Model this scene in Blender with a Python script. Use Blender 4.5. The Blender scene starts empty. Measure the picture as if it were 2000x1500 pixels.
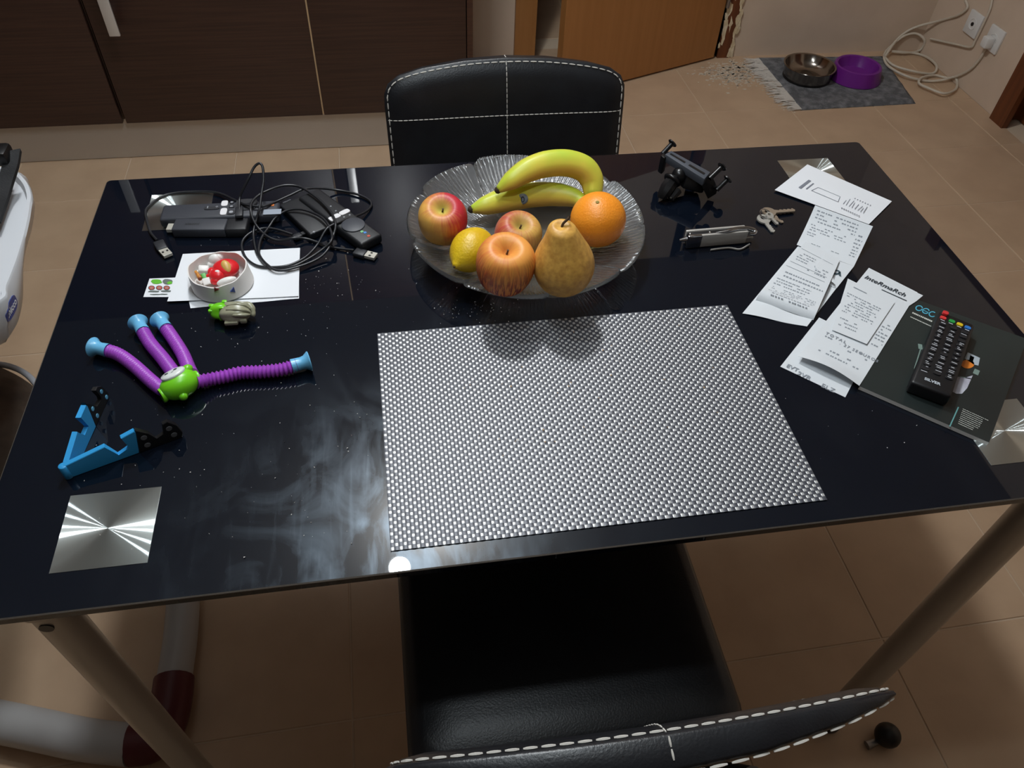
import bpy, bmesh, math, random
import numpy as np
from math import pi, sin, cos, radians, sqrt, atan2, hypot
from mathutils import Vector, Matrix, Euler

SC = bpy.context.scene
COL = SC.collection
random.seed(7)

# ------------------------------------------------------------------ camera
K = 1.03
FPX = 1496.87
PT, RO, TH = radians(47.47166), radians(2.94797), radians(10.85237)
HC = 1.3771845 * K          # camera height
TZ = 0.75 * K               # table top height

def cam_axes():
    fw = np.array([0, cos(PT), -sin(PT)]); up = np.array([0, sin(PT), cos(PT)]); rt = np.array([1., 0, 0])
    c, s = cos(RO), sin(RO)
    r = c * rt + s * up; u = -s * rt + c * up
    a = -TH
    R = np.array([[cos(a), -sin(a), 0], [sin(a), cos(a), 0], [0, 0, 1]])
    return R @ r, R @ u, R @ fw
CR, CU, CF = cam_axes()
CP = np.array([0, 0, HC])
cd = bpy.data.cameras.new('camera')
cd.sensor_width = 36.0
cd.sensor_fit = 'HORIZONTAL'
cd.lens = FPX / 2000 * 36
cd.clip_start = 0.02
cam = bpy.data.objects.new('camera', cd)
COL.objects.link(cam)
cam.matrix_world = Matrix(((CR[0], CU[0], -CF[0], CP[0]), (CR[1], CU[1], -CF[1], CP[1]),
                           (CR[2], CU[2], -CF[2], CP[2]), (0, 0, 0, 1)))
SC.camera = cam

# ------------------------------------------------------------------ world, lamps, exposure
w = bpy.data.worlds.new('night')
SC.world = w
w.use_nodes = True
w.node_tree.nodes['Background'].inputs[0].default_value = (0.02, 0.022, 0.03, 1)
w.node_tree.nodes['Background'].inputs[1].default_value = 0.3
SC.view_settings.view_transform = 'Standard'
SC.view_settings.look = 'None'
SC.view_settings.exposure = 0.0
SC.view_settings.gamma = 1.0
SC.view_settings.use_curve_mapping = False
SC.cycles.use_denoising = True
SC.cycles.max_bounces = 10
SC.cycles.diffuse_bounces = 4
SC.cycles.glossy_bounces = 5
SC.cycles.transmission_bounces = 10
SC.cycles.sample_clamp_indirect = 4.0

LAMP_Z = 1.72
LAMP_W = 6.0
LAMP_COL = (0.86, 0.95, 1.0)
LAMPS = [(-0.068, 0.90, 1.0), (-0.012, 0.66, 1.0), (0.045, 0.42, 1.0)]   # a three-bulb pendant over the table
for lx, ly, lk in LAMPS:
    ld = bpy.data.lights.new('bulb', 'POINT')
    ld.energy = LAMP_W * lk
    ld.color = LAMP_COL
    ld.shadow_soft_size = 0.024
    lo = bpy.data.objects.new('bulb', ld)
    lo.location = (lx, ly, LAMP_Z)
    COL.objects.link(lo)

# the room's ceiling lamp, out of frame above the far chair
ld = bpy.data.lights.new('ceiling_lamp', 'POINT'); ld.energy = 70.0; ld.color = (0.95, 0.98, 1.0); ld.shadow_soft_size = 0.08
lo = bpy.data.objects.new('ceiling_lamp', ld); lo.location = (0.03, 1.60, 2.48); COL.objects.link(lo)

# ------------------------------------------------------------------ points on the real planes of the room
def ray(u, v):
    return CF + (u - 1000) / FPX * CR + (750 - v) / FPX * CU
def atz(u, v, z):
    d = ray(u, v); return CP + d * ((z - HC) / d[2])
def at(u, v, h=0.0):
    return atz(u, v, TZ + h)
def aty(u, v, y):
    d = ray(u, v); return CP + d * (y / d[1])
def atx(u, v, x):
    d = ray(u, v); return CP + d * (x / d[0])
def onv(u, v, A, B):
    """point of the vertical plane through A and B"""
    A = np.array(A); B = np.array(B); n = np.array([-(B - A)[1], (B - A)[0], 0.0])
    d = ray(u, v); t = (n @ (A - CP)) / (n @ d)
    return CP + d * t
def V(*a):
    return np.array(a, dtype=float)
def bvh_of(o):
    from mathutils.bvhtree import BVHTree
    me = o.data
    off = V(*o.location); q = o.parent
    while q is not None:
        off = off + V(*q.location); q = q.parent
    return BVHTree.FromPolygons([tuple(V(*v.co) + off) for v in me.vertices], [tuple(p.vertices) for p in me.polygons])
def hit(bvh, p, d):
    r = bvh.ray_cast(Vector(p), Vector(d))
    return V(*r[0]) if r[0] is not None else None
def unit(a):
    a = np.array(a, float); return a / np.linalg.norm(a)

# ------------------------------------------------------------------ materials
def lin(c):
    out = []
    for x in c[:3]:
        x = x / 255.0
        out.append(x / 12.92 if x <= 0.04045 else ((x + 0.055) / 1.055) ** 2.4)
    return (out[0], out[1], out[2], 1.0)

MATS = {}
def mat(name, col, rough=0.5, metal=0.0, spec=0.5, col2=None, nscale=(20, 20, 20), ndetail=3, nlo=0.35, nhi=0.65,
        bump=0.0, bscale=(200, 200, 200), bdist=0.001, trans=0.0, ior=1.5, coat=0.0, emit=None, estr=0.0, aniso=0.0, sheen=0.0, sss=0.0):
    if name in MATS:
        return MATS[name]
    m = bpy.data.materials.new(name)
    m.use_nodes = True
    nt = m.node_tree
    b = nt.nodes['Principled BSDF']
    b.inputs['Base Color'].default_value = lin(col)
    b.inputs['Roughness'].default_value = rough
    b.inputs['Metallic'].default_value = metal
    b.inputs['Specular IOR Level'].default_value = spec
    b.inputs['IOR'].default_value = ior
    b.inputs['Transmission Weight'].default_value = trans
    b.inputs['Coat Weight'].default_value = coat
    b.inputs['Coat Roughness'].default_value = 0.05
    b.inputs['Sheen Weight'].default_value = sheen
    if sss:
        b.inputs['Subsurface Weight'].default_value = sss
        b.inputs['Subsurface Radius'].default_value = (0.01, 0.005, 0.002)
        b.inputs['Subsurface Scale'].default_value = 0.4
    if emit:
        b.inputs['Emission Color'].default_value = lin(emit)
        b.inputs['Emission Strength'].default_value = estr
    tc = None
    def coords(scale):
        nonlocal tc
        if tc is None:
            tc = nt.nodes.new('ShaderNodeTexCoord')
        mp = nt.nodes.new('ShaderNodeMapping')
        mp.inputs['Scale'].default_value = scale
        nt.links.new(tc.outputs['Object'], mp.inputs['Vector'])
        return mp.outputs['Vector']
    if col2 is not None:
        n = nt.nodes.new('ShaderNodeTexNoise'); n.inputs['Scale'].default_value = 1.0
        n.inputs['Detail'].default_value = ndetail
        nt.links.new(coords(nscale), n.inputs['Vector'])
        r = nt.nodes.new('ShaderNodeValToRGB')
        r.color_ramp.elements[0].position = nlo; r.color_ramp.elements[0].color = lin(col)
        r.color_ramp.elements[1].position = nhi; r.color_ramp.elements[1].color = lin(col2)
        nt.links.new(n.outputs['Fac'], r.inputs['Fac'])
        nt.links.new(r.outputs['Color'], b.inputs['Base Color'])
    if bump:
        n = nt.nodes.new('ShaderNodeTexNoise'); n.inputs['Scale'].default_value = 1.0; n.inputs['Detail'].default_value = 3
        nt.links.new(coords(bscale), n.inputs['Vector'])
        bp = nt.nodes.new('ShaderNodeBump'); bp.inputs['Strength'].default_value = bump; bp.inputs['Distance'].default_value = bdist
        nt.links.new(n.outputs['Fac'], bp.inputs['Height'])
        nt.links.new(bp.outputs['Normal'], b.inputs['Normal'])
    MATS[name] = m
    return m

# ------------------------------------------------------------------ mesh helpers
def catmull(pts, n=6, closed=False):
    P = [np.array(p, float) for p in pts]
    N = len(P); out = []
    rng = range(N if closed else N - 1)
    for i in rng:
        p0 = P[(i - 1) % N] if closed or i > 0 else 2 * P[0] - P[1]
        p1 = P[i]; p2 = P[(i + 1) % N]
        p3 = P[(i + 2) % N] if closed or i + 2 < N else 2 * P[-1] - P[-2]
        for k in range(n):
            t = k / n
            out.append(0.5 * ((2 * p1) + (-p0 + p2) * t + (2 * p0 - 5 * p1 + 4 * p2 - p3) * t * t + (-p0 + 3 * p1 - 3 * p2 + p3) * t ** 3))
    if not closed:
        out.append(P[-1])
    return out

class MB:
    def __init__(self):
        self.v = []; self.f = []
    def add(self, vs, fs):
        o = len(self.v)
        self.v += [tuple(map(float, p)) for p in vs]
        self.f += [tuple(i + o for i in f) for f in fs]
        return self
    def box(self, c, s, rz=0.0, M=None):
        x, y, z = s[0] / 2, s[1] / 2, s[2] / 2
        ps = [V(a, b, d) for d in (-z, z) for a, b in ((-x, -y), (x, -y), (x, y), (-x, y))]
        if M is not None:
            ps = [M @ p for p in ps]
        cz, sz = cos(rz), sin(rz)
        ps = [V(p[0] * cz - p[1] * sz + c[0], p[0] * sz + p[1] * cz + c[1], p[2] + c[2]) for p in ps]
        return self.add(ps, [(3, 2, 1, 0), (4, 5, 6, 7), (0, 1, 5, 4), (1, 2, 6, 5), (2, 3, 7, 6), (3, 0, 4, 7)])
    def poly(self, pts, d, bev=0.0):
        """polygon (3d points) extruded by vector d; bev shrinks the first cap"""
        n = len(pts); P = [V(*p) for p in pts]; d = V(*d)
        if bev:
            c = sum(P) / n
            L = np.linalg.norm(d)
            top = []
            for i in range(n):
                a = unit(P[i - 1] - P[i]); b = unit(P[(i + 1) % n] - P[i])
                top.append(P[i] + (a + b) * bev)
            mid = [p + d / L * bev for p in P]
            bot = [p + d for p in P]
            vs = top + mid + bot
            fs = [tuple(range(n)), tuple(range(3 * n - 1, 2 * n - 1, -1))]
            for r in range(2):
                for i in range(n):
                    j = (i + 1) % n
                    fs.append((r * n + i, (r + 1) * n + i, (r + 1) * n + j, r * n + j))
            return self.add(vs, fs)
        vs = P + [p + d for p in P]
        fs = [tuple(range(n)), tuple(range(2 * n - 1, n - 1, -1))]
        for i in range(n):
            j = (i + 1) % n
            fs.append((i, n + i, n + j, j))
        return self.add(vs, fs)
    def face(self, pts):
        return self.add(pts, [tuple(range(len(pts)))])
    def loft(self, loops, cap0=True, cap1=True, closed=True):
        n = len(loops[0]); vs = [p for l in loops for p in l]; fs = []
        for r in range(len(loops) - 1):
            for i in range(n if closed else n - 1):
                j = (i + 1) % n
                fs.append((r * n + i, r * n + j, (r + 1) * n + j, (r + 1) * n + i))
        if cap0: fs.append(tuple(range(n - 1, -1, -1)))
        if cap1: fs.append(tuple((len(loops) - 1) * n + i for i in range(n)))
        return self.add(vs, fs)
    def tube(self, path, r, n=8, caps=True):
        P = [V(*p) for p in path]; N = len(P)
        rr = r if hasattr(r, '__len__') else [r] * N
        t = unit(P[1] - P[0])
        a = V(0, 0, 1) if abs(t[2]) < 0.9 else V(1, 0, 0)
        nrm = unit(np.cross(t, a)); loops = []
        for i in range(N):
            if i == 0: t = P[1] - P[0]
            elif i == N - 1: t = P[-1] - P[-2]
            else: t = P[i + 1] - P[i - 1]
            t = unit(t)
            nrm = unit(nrm - t * (nrm @ t)); bi = np.cross(t, nrm)
            loops.append([P[i] + rr[i] * (cos(2 * pi * k / n) * nrm + sin(2 * pi * k / n) * bi) for k in range(n)])
        return self.loft(loops, caps, caps)
    def lathe(self, prof, n=32, c=(0, 0, 0), M=None, caps=False):
        loops = []
        for r, z in prof:
            l = [V(r * cos(2 * pi * k / n), r * sin(2 * pi * k / n), z) for k in range(n)]
            if M is not None: l = [M @ p for p in l]
            loops.append([p + V(*c) for p in l])
        return self.loft(loops, caps, caps)
    def ball(self, c, rad, n=16, m=10, M=None):
        if not hasattr(rad, '__len__'): rad = (rad,) * 3
        vs = []; fs = []
        M = np.eye(3) if M is None else M
        for j in range(1, m):
            ph = pi * j / m
            for k in range(n):
                th = 2 * pi * k / n
                vs.append(V(*c) + M @ V(rad[0] * sin(ph) * cos(th), rad[1] * sin(ph) * sin(th), rad[2] * cos(ph)))
        t = len(vs); vs.append(V(*c) + M @ V(0, 0, rad[2])); vs.append(V(*c) - M @ V(0, 0, rad[2]))
        for j in range(m - 2):
            for k in range(n):
                k2 = (k + 1) % n
                fs.append((j * n + k, (j + 1) * n + k, (j + 1) * n + k2, j * n + k2))
        for k in range(n):
            k2 = (k + 1) % n
            fs.append((t, k, k2)); fs.append((t + 1, (m - 2) * n + k2, (m - 2) * n + k))
        return self.add(vs, fs)
    def grid(self, nx, ny, fn, thick=0.0):
        """fn(s,t)->point; thick>0 adds an underside"""
        top = [fn(i / nx, j / ny) for j in range(ny + 1) for i in range(nx + 1)]
        W = nx + 1; fs = []
        for j in range(ny):
            for i in range(nx):
                fs.append((j * W + i, j * W + i + 1, (j + 1) * W + i + 1, (j + 1) * W + i))
        if thick:
            o = len(top); bot = [V(*p) - V(0, 0, thick) for p in top]
            f2 = [tuple(o + k for k in reversed(f)) for f in fs]
            edge = [i for i in range(W)] + [j * W + nx for j in range(1, ny + 1)] + [ny * W + i for i in range(nx - 1, -1, -1)] + [j * W for j in range(ny - 1, 0, -1)]
            f3 = []
            for k in range(len(edge)):
                a, b = edge[k], edge[(k + 1) % len(edge)]
                f3.append((a, o + a, o + b, b))
            return self.add(top + bot, fs + f2 + f3)
        return self.add(top, fs)
    def rbox(self, c, s, bev, M=None, seg=2):
        bm = bmesh.new()
        bmesh.ops.create_cube(bm, size=1.0)
        for q in bm.verts:
            q.co = Vector((q.co.x * s[0], q.co.y * s[1], q.co.z * s[2]))
        bmesh.ops.bevel(bm, geom=bm.edges[:], offset=bev, segments=seg, profile=0.5, affect='EDGES')
        bm.verts.index_update()
        vs = [V(*q.co) for q in bm.verts]
        if M is not None: vs = [M @ p for p in vs]
        self.add([p + V(*c) for p in vs], [tuple(q.index for q in f.verts) for f in bm.faces])
        bm.free()
        return self
    def rslab(self, quad, thick, bev=0.002, seg=2):
        """box whose top face is the given quad (3d), bevelled, going down by thick along -normal"""
        q = [V(*p) for p in quad]
        n = unit(np.cross(q[1] - q[0], q[3] - q[0]))
        if n[2] < 0: n = -n
        bm = bmesh.new()
        vs = [bm.verts.new(p) for p in q] + [bm.verts.new(p - n * thick) for p in q]
        for f in ((0, 1, 2, 3), (7, 6, 5, 4), (0, 4, 5, 1), (1, 5, 6, 2), (2, 6, 7, 3), (3, 7, 4, 0)):
            bm.faces.new([vs[i] for i in f])
        bmesh.ops.bevel(bm, geom=bm.edges[:], offset=bev, segments=seg, profile=0.5, affect='EDGES')
        bm.verts.index_update()
        self.add([V(*p.co) for p in bm.verts], [tuple(p.index for p in f.verts) for f in bm.faces])
        bm.free()
        return self
    def text(self, s, O, X, Y, size, shear=0.0, depth=0.0002, bold=0.0, align='LEFT', space=1.0):
        cu = bpy.data.curves.new('t', 'FONT'); cu.body = s; cu.size = size; cu.shear = shear; cu.offset = bold
        cu.align_x = align; cu.space_character = space; cu.resolution_u = 3
        ob = bpy.data.objects.new('t', cu); COL.objects.link(ob)
        dg = bpy.context.evaluated_depsgraph_get()
        me = bpy.data.meshes.new_from_object(ob.evaluated_get(dg))
        X = unit(X); Y = V(*Y); Y = unit(Y - X * (X @ Y)); N = np.cross(X, Y)
        self.add([V(*O) + X * q.co.x + Y * q.co.y + N * depth for q in me.vertices], [tuple(p.vertices) for p in me.polygons])
        bpy.data.objects.remove(ob); bpy.data.meshes.remove(me); bpy.data.curves.remove(cu)
        return self
    def build(self, name, m, parent=None, smooth=None, label=None, cat=None, group=None, kind=None, origin=None):
        off = V(0, 0, 0)
        if parent is not None:
            r = parent
            while r is not None:
                off = off + V(*r.location); r = r.parent
        elif origin is not None:
            off = V(*origin)
        me = bpy.data.meshes.new(name)
        me.from_pydata([tuple(V(*p) - off) for p in self.v], [], self.f)
        bm = bmesh.new(); bm.from_mesh(me)
        bmesh.ops.recalc_face_normals(bm, faces=bm.faces[:])
        bm.to_mesh(me); bm.free()
        me.update()
        if smooth is not None:
            me.shade_smooth()
            if smooth < 180:
                me.set_sharp_from_angle(angle=radians(smooth))
        me.materials.append(m)
        o = bpy.data.objects.new(name, me)
        COL.objects.link(o)
        if parent is not None: o.parent = parent
        elif origin is not None: o.location = tuple(origin)
        tag(o, label, cat, group, kind)
        return o

def tag(o, label=None, cat=None, group=None, kind=None):
    if label: o['label'] = label
    if cat: o['category'] = cat
    if group: o['group'] = group
    if kind: o['kind'] = kind
    return o

def thing(name, label, cat, loc=(0, 0, 0), group=None):
    o = bpy.data.objects.new(name, None)
    o.empty_display_size = 0.05
    COL.objects.link(o)
    o.location = tuple(loc)
    return tag(o, label, cat, group)

def copy_tree(o, parent=None):
    c = o.copy(); COL.objects.link(c); c.parent = parent
    for ch in [x for x in SC.objects if x.parent == o]:
        copy_tree(ch, c)
    return c

def basis(z, x=None):
    """3x3 matrix whose third column is z"""
    z = unit(z)
    x = V(1, 0, 0) if x is None else V(*x)
    if abs(unit(x) @ z) > 0.98: x = V(0, 1, 0)
    x = unit(x - z * (x @ z)); y = np.cross(z, x)
    return np.array([x, y, z]).T
# ================================================================== THE ROOM
X0, X1, Y0, Y1, H = -2.0, 2.30, -1.3, 3.02, 2.6
m_wall = mat('wall_paint', (212, 192, 172), 0.75, col2=(204, 184, 164), nscale=(6, 6, 6), bump=0.15, bscale=(60, 60, 60))
m_ceil = mat('ceiling_paint', (166, 165, 163), 0.9)
m_wall2 = mat('wall_paint_dark', (104, 90, 78), 0.75)
m_grout = mat('grout', (206, 186, 162), 0.85, bump=0.3, bscale=(300, 300, 300))
m_tile = mat('floor_tile', (198, 170, 141), 0.42, col2=(188, 160, 132), nscale=(9, 9, 9), ndetail=5, bump=0.12, bscale=(14, 14, 14))
m_wood = mat('orange_wood', (164, 112, 62), 0.45, col2=(156, 105, 56), nscale=(50, 50, 2.5), ndetail=5)
m_wood_d = mat('brown_wood', (112, 62, 30), 0.5, col2=(92, 48, 22), nscale=(60, 60, 3), ndetail=5)
m_wenge = mat('wenge', (64, 42, 34), 0.40, col2=(50, 31, 25), nscale=(4, 30, 160), ndetail=6, bump=0.1, bscale=(6, 40, 260))
m_alu = mat('satin_metal', (206, 202, 197), 0.30, metal=0.2, bump=0.04, bscale=(8, 400, 400))
m_white_pl = mat('white_plastic', (224, 224, 222), 0.4)
m_plaster = mat('old_plaster', (205, 186, 150), 0.9, col2=(226, 212, 184), nscale=(40, 40, 40), bump=0.8, bscale=(120, 120, 120), bdist=0.004)
m_black_pl = mat('black_plastic', (14, 14, 16), 0.38)
m_blk_soft = mat('matt_black_plastic', (22, 22, 25), 0.55)
m_chrome = mat('chrome', (190, 192, 195), 0.14, metal=1.0)
m_steel = mat('brushed_tube', (150, 148, 146), 0.34, metal=0.85)

fl = MB().box(((X0 + X1) / 2, (Y0 + 4.7) / 2, -0.0218), (X1 - X0 + .6, 4.7 - Y0 + .2, 0.04)).build('floor', m_grout, kind='structure')

def clip(poly, rect):
    for ax, lim, sg in ((0, rect[0], 1), (0, rect[1], -1), (1, rect[2], 1), (1, rect[3], -1)):
        out = []
        for i in range(len(poly)):
            a, b = poly[i - 1], poly[i]
            ia, ib = sg * (a[ax] - lim) >= 0, sg * (b[ax] - lim) >= 0
            if ia != ib:
                t = (lim - a[ax]) / (b[ax] - a[ax]); out.append(a + (b - a) * t)
            if ib: out.append(b)
        poly = out
        if len(poly) < 3: return []
    return poly
TD = radians(11.49819 - 10.85237); TS = 0.331 * K; TOX, TOY = -0.81125 * K, 2.15245 * K
tm, tn = V(cos(TD), sin(TD)), V(-sin(TD), cos(TD))
for i in range(-4, 10):
    for j in range(-6, 11):
        g = 0.0016
        q = [tm * (TOX + (i + a) * TS + (g if a == 0 else -g)) + tn * (TOY - (j + 1 - b) * TS + (g if b == 0 else -g)) for a, b in ((0, 0), (1, 0), (1, 1), (0, 1))]
        c = sum(q) / 4
        if c[1] < Y1 + .1:
            if c[0] < 0.2 and c[1] > 2.55: continue
            q = clip(q, (X0, X1, Y0, Y1 + .13))
        else:
            q = clip(q, (0.45, 1.62, Y1 - .2, 4.4))
        if len(q) < 3: continue
        if min(np.linalg.norm(q[k] - q[k - 1]) for k in range(len(q))) < 0.012: bv = 0
        else: bv = 0.0012
        MB().poly([(p[0], p[1], 0.0) for p in q], (0, 0, -0.006), bev=bv).build('tile', m_tile, fl)

cl = MB().box(((X0 + X1) / 2, (Y0 + 4.6) / 2, H + .03), (X1 - X0 + .5, 4.6 - Y0 + .3, .06)).build('ceiling', m_ceil, kind='structure')
DX0, DX1, DH = 0.598, 1.372, 2.05
wb = MB()
wb.box(((X0 + 0.515) / 2, Y1 + .06, H / 2), (0.515 - X0, .12, H))
wb.box(((1.43 + X1) / 2, Y1 + .06, H / 2), (X1 - 1.43 + .1, .12, H))
wb.box(((0.515 + 1.43) / 2, Y1 + .06, (DH + H) / 2), (1.43 - 0.515, .12, H - DH))
wb.build('wall_back', m_wall, kind='structure')
MB().box((X0 - .06, (Y0 + Y1) / 2, H / 2), (.12, Y1 - Y0 + .2, H)).build('wall_left', m_wall2, kind='structure')
MB().box(((X0 + X1) / 2, Y0 - .06, H / 2), (X1 - X0 + .2, .12, H)).build('wall_front', m_wall2, kind='structure')
wr = MB()
wr.box((X1 + .06, (2.43 + Y1) / 2, H / 2), (.12, Y1 - 2.43, H))
wr.box((X1 + .06, (1.5 + Y0) / 2, H / 2), (.12, 1.5 - Y0, H))
wr.box((X1 + .06, (1.5 + 2.43) / 2, (2.1 + H) / 2), (.12, .93, H - 2.1))
wr.build('wall_right', m_wall, kind='structure')
# corridor behind the door
co = MB()
co.box((0.44, (Y1 + .12 + 4.5) / 2, H / 2), (.06, 4.5 - Y1 - .12, H))
co.box((1.66, (Y1 + .12 + 4.5) / 2, H / 2), (.06, 4.5 - Y1 - .12, H))
co.box((1.05, 4.53, H / 2), (1.3, .06, H))
co.build('wall_corridor', m_wall, kind='structure')

# left door casing, right jamb with broken plaster
MB().box((0.5565, Y1 - .011, DH / 2), (.083, .022, DH)).build('trim_1', m_wood, kind='structure')
MB().box((0.592, Y1 + .06, DH / 2), (.012, .12, DH)).build('trim_2', m_wood, kind='structure')
jb = MB().box((1.405, Y1 + .055, DH / 2), (.05, .13, DH)).build('trim_3', m_wood_d, kind='structure')
rr = random.Random(3)
for k in range(84):
    z = rr.uniform(0.0, 0.95); side = rr.choice((0, 0, 1, 1, 1, 2))
    x = (1.384, 1.436, 1.41)[side] + rr.uniform(-.007, .007)
    if side == 2 and rr.random() < .6: continue
    rad = rr.uniform(.008, .021); pts = []
    for a in range(9):
        an = 2 * pi * a / 9; q = rad * rr.uniform(.45, 1.3)
        pts.append((x + q * cos(an) * .55, Y1 - .0101 - .002 * rr.random(), max(.001, z + q * sin(an) * 1.8)))
    MB().poly(pts, (0, .006, 0)).build('plaster_patch', m_plaster, jb)

# orange door, half open
dH = V(1.362, 3.002); dL = V(0.645, 2.712)
dd = unit(dL - dH); dn = V(-dd[1], dd[0]); dn = dn if dn[1] > 0 else -dn
lw = np.linalg.norm(dL - dH); cc = (dH + dL) / 2 + dn * .0175
dr = thing('door_1', 'half-open plain orange wood door with a scuffed hinge jamb', None, (dH[0], dH[1], 0)); tag(dr, kind='structure')
MB().rbox((cc[0], cc[1], 1.013), (lw, .035, 2.01), .002, M=np.array([[dd[0], dn[0], 0], [dd[1], dn[1], 0], [0, 0, 1.]])).build('door_leaf', m_wood, dr)
for hz in (0.25, 1.0, 1.8):
    MB().tube([(1.368, 2.996, hz - .04), (1.368, 2.996, hz + .04)], .007, 10).build('hinge', m_steel, dr)
hd = dL - dd * .06
MB().tube([(hd[0], hd[1], 1.0), (hd[0] - dn[0] * .045, hd[1] - dn[1] * .045, 1.0), (hd[0] - dn[0] * .05 - dd[0] * .11, hd[1] - dn[1] * .05 - dd[1] * .11, 1.0)], .009, 10).build('door_handle', m_alu, dr)

# doorway in the right wall: casing, jamb, closed door
MB().box((X1 - .008, 2.392, 1.06), (.024, .08, 2.12)).build('trim_4', m_wood_d, kind='structure')
MB().box((X1 + .06, 2.42, 1.05), (.14, .02, 2.1)).build('trim_5', m_wood_d, kind='structure')
MB().box((X1 + .10, 1.955, 1.052), (.035, .91, 2.1)).build('door_2', m_wood_d, kind='structure')

# plaster dust on the floor by the jamb
du = MB()
for k in range(1500):
    t = rr.random()
    if t < .55: u, v = rr.gauss(1440, 34), rr.gauss(140, 13)
    else:
        s = rr.random(); u, v = 1478 + s * 80 + rr.gauss(-6, 9), 118 + s * 88 + rr.gauss(4, 5)
    p = atz(u, v, .0004)
    if p[1] > Y1 - .03 or p[0] > 1.535: continue
    if p[1] > 2.98 and p[0] < 1.37: continue
    r = rr.uniform(.001, .0075) * rr.random() ** .5; a0 = rr.random() * 6
    du.poly([(p[0] + r * cos(a0 + a) * 1.4, p[1] + r * sin(a0 + a), .0014) for a in (0, 1.5, 3.1, 4.6)], (0, 0, -.0012))
du.build('plaster_dust', mat('dust', (212, 202, 186), .95), kind='stuff', label='pale plaster dust scattered on floor tiles by the door jamb', cat='dust')

# ------------------------------------------------------------------ tall kitchen cabinets
CY = 2.393
units = [(-1.43, -.833, -.885, 1.18, 1.704, 'tall dark wenge cabinet, farthest from the orange door'),
         (-.8215, -.2143, -.757, .432, .98, 'middle dark wenge cabinet with a silver bar handle near the floor'),
         (-.2088, .2575, -.146, 1.19, 1.714, 'narrow dark wenge cabinet beside the orange door casing')]
for k, (a, b, hx, hz0, hz1, lab) in enumerate(units):
    t = thing('kitchen_cabinet', lab, 'cabinet', ((a + b) / 2, 2.7, 0), 'tall wenge cabinets along the back wall')
    MB().box(((a + b) / 2, (CY + .024 + Y1 - .002) / 2, 1.175), (b - a + .004, Y1 - .002 - CY - .024, 2.05)).build('body', mat('cabinet_body', (84, 62, 48), .5), t)
    dw = MB().rbox(((a + b) / 2, CY + .01, 1.173), (b - a, .02, 2.05), .0012).build('door', m_wenge, t, smooth=30)
    h = MB().rbox((hx, CY - .030, (hz0 + hz1) / 2), (.030, .008, hz1 - hz0), .002)
    for z in (hz0 + .06, hz1 - .06): h.box((hx, CY - .013, z), (.012, .028, .012))
    h.build('handle', mat('handle_metal', (214, 214, 214), .35, metal=.4), dw, smooth=30)
    if k == 2:
        MB().box((a - .0030, CY + .0125, 1.175), (.0044, .017, 2.05)).build('lit_edge_strip', mat('lit_edge_tan', (196, 164, 126), .6), t)  # tan strip put into the gap, its colour stands for the lit door edge
        MB().rbox((.2695, (CY + Y1 - .004) / 2, 1.1), (.018, Y1 - CY - .004, 2.2), .001).build('end_panel', mat('wenge_side', (74, 48, 36), .4, col2=(60, 38, 28), nscale=(20, 4, 160)), t)
tp = MB().rbox((-.59, 2.45, .0735), (1.70, .014, .145), .002).build('plinth', m_alu, smooth=30, origin=(-.59, 2.45, 0), label='long satin grey metal plinth under the dark cabinets', cat='plinth')

# ------------------------------------------------------------------ rug, bowls, cable, sockets
def room_pt(u, v, z=.004):
    p = atz(u, v, z)
    if p[1] > 2.99: p = aty(u, v, 3.01)
    if p[0] > 2.285: p = atx(u, v, 2.291)
    return p
rc = [atz(*p, .008) for p in ((1479, 110), (1724, 107), (1790, 199), (1565, 212))]
for p in rc: p[1] = min(p[1], 3.0)
m_rug = mat('rug_grey', (96, 98, 102), .95, col2=(140, 142, 146), nscale=(38, 38, 38), ndetail=6, nlo=.4, nhi=.72, bump=1.0, bscale=(260, 260, 260), bdist=.006)
rug = thing('rug', 'small grey mottled rug under the two pet bowls', 'rug', (1.82, 2.77, 0))
def rugf(s, t):
    p = (rc[0] * (1 - s) + rc[1] * s) * (1 - t) + (rc[3] * (1 - s) + rc[2] * s) * t
    e = min(s, 1 - s, t, 1 - t)
    return V(p[0], p[1], .002 + .007 * min(1, e / .04) + .0012 * sin(40 * s + 9 * t) * sin(33 * t))
MB().grid(46, 34, rugf, .002).build('pile', m_rug, rug, smooth=180)
fr = MB()
for k in range(230):
    t = rr.random(); p = rugf(0.0, t); L = rr.uniform(.025, .085)
    a = rr.uniform(-.5, .5)
    q1 = p + V(-L * .5, L * .5 * a, .003); q2 = p + V(-L, L * a * rr.uniform(.2, 1.6), 0); q2[2] = .0025; q1[2] = .006
    if q2[1] > 3.0: continue
    fr.tube([p + V(.004, 0, .002), q1, q2], [.0016, .0015, .0009], 4)
fr.build('fringe', mat('fringe_white', (206, 200, 192), .95), rug, kind='stuff')

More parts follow.
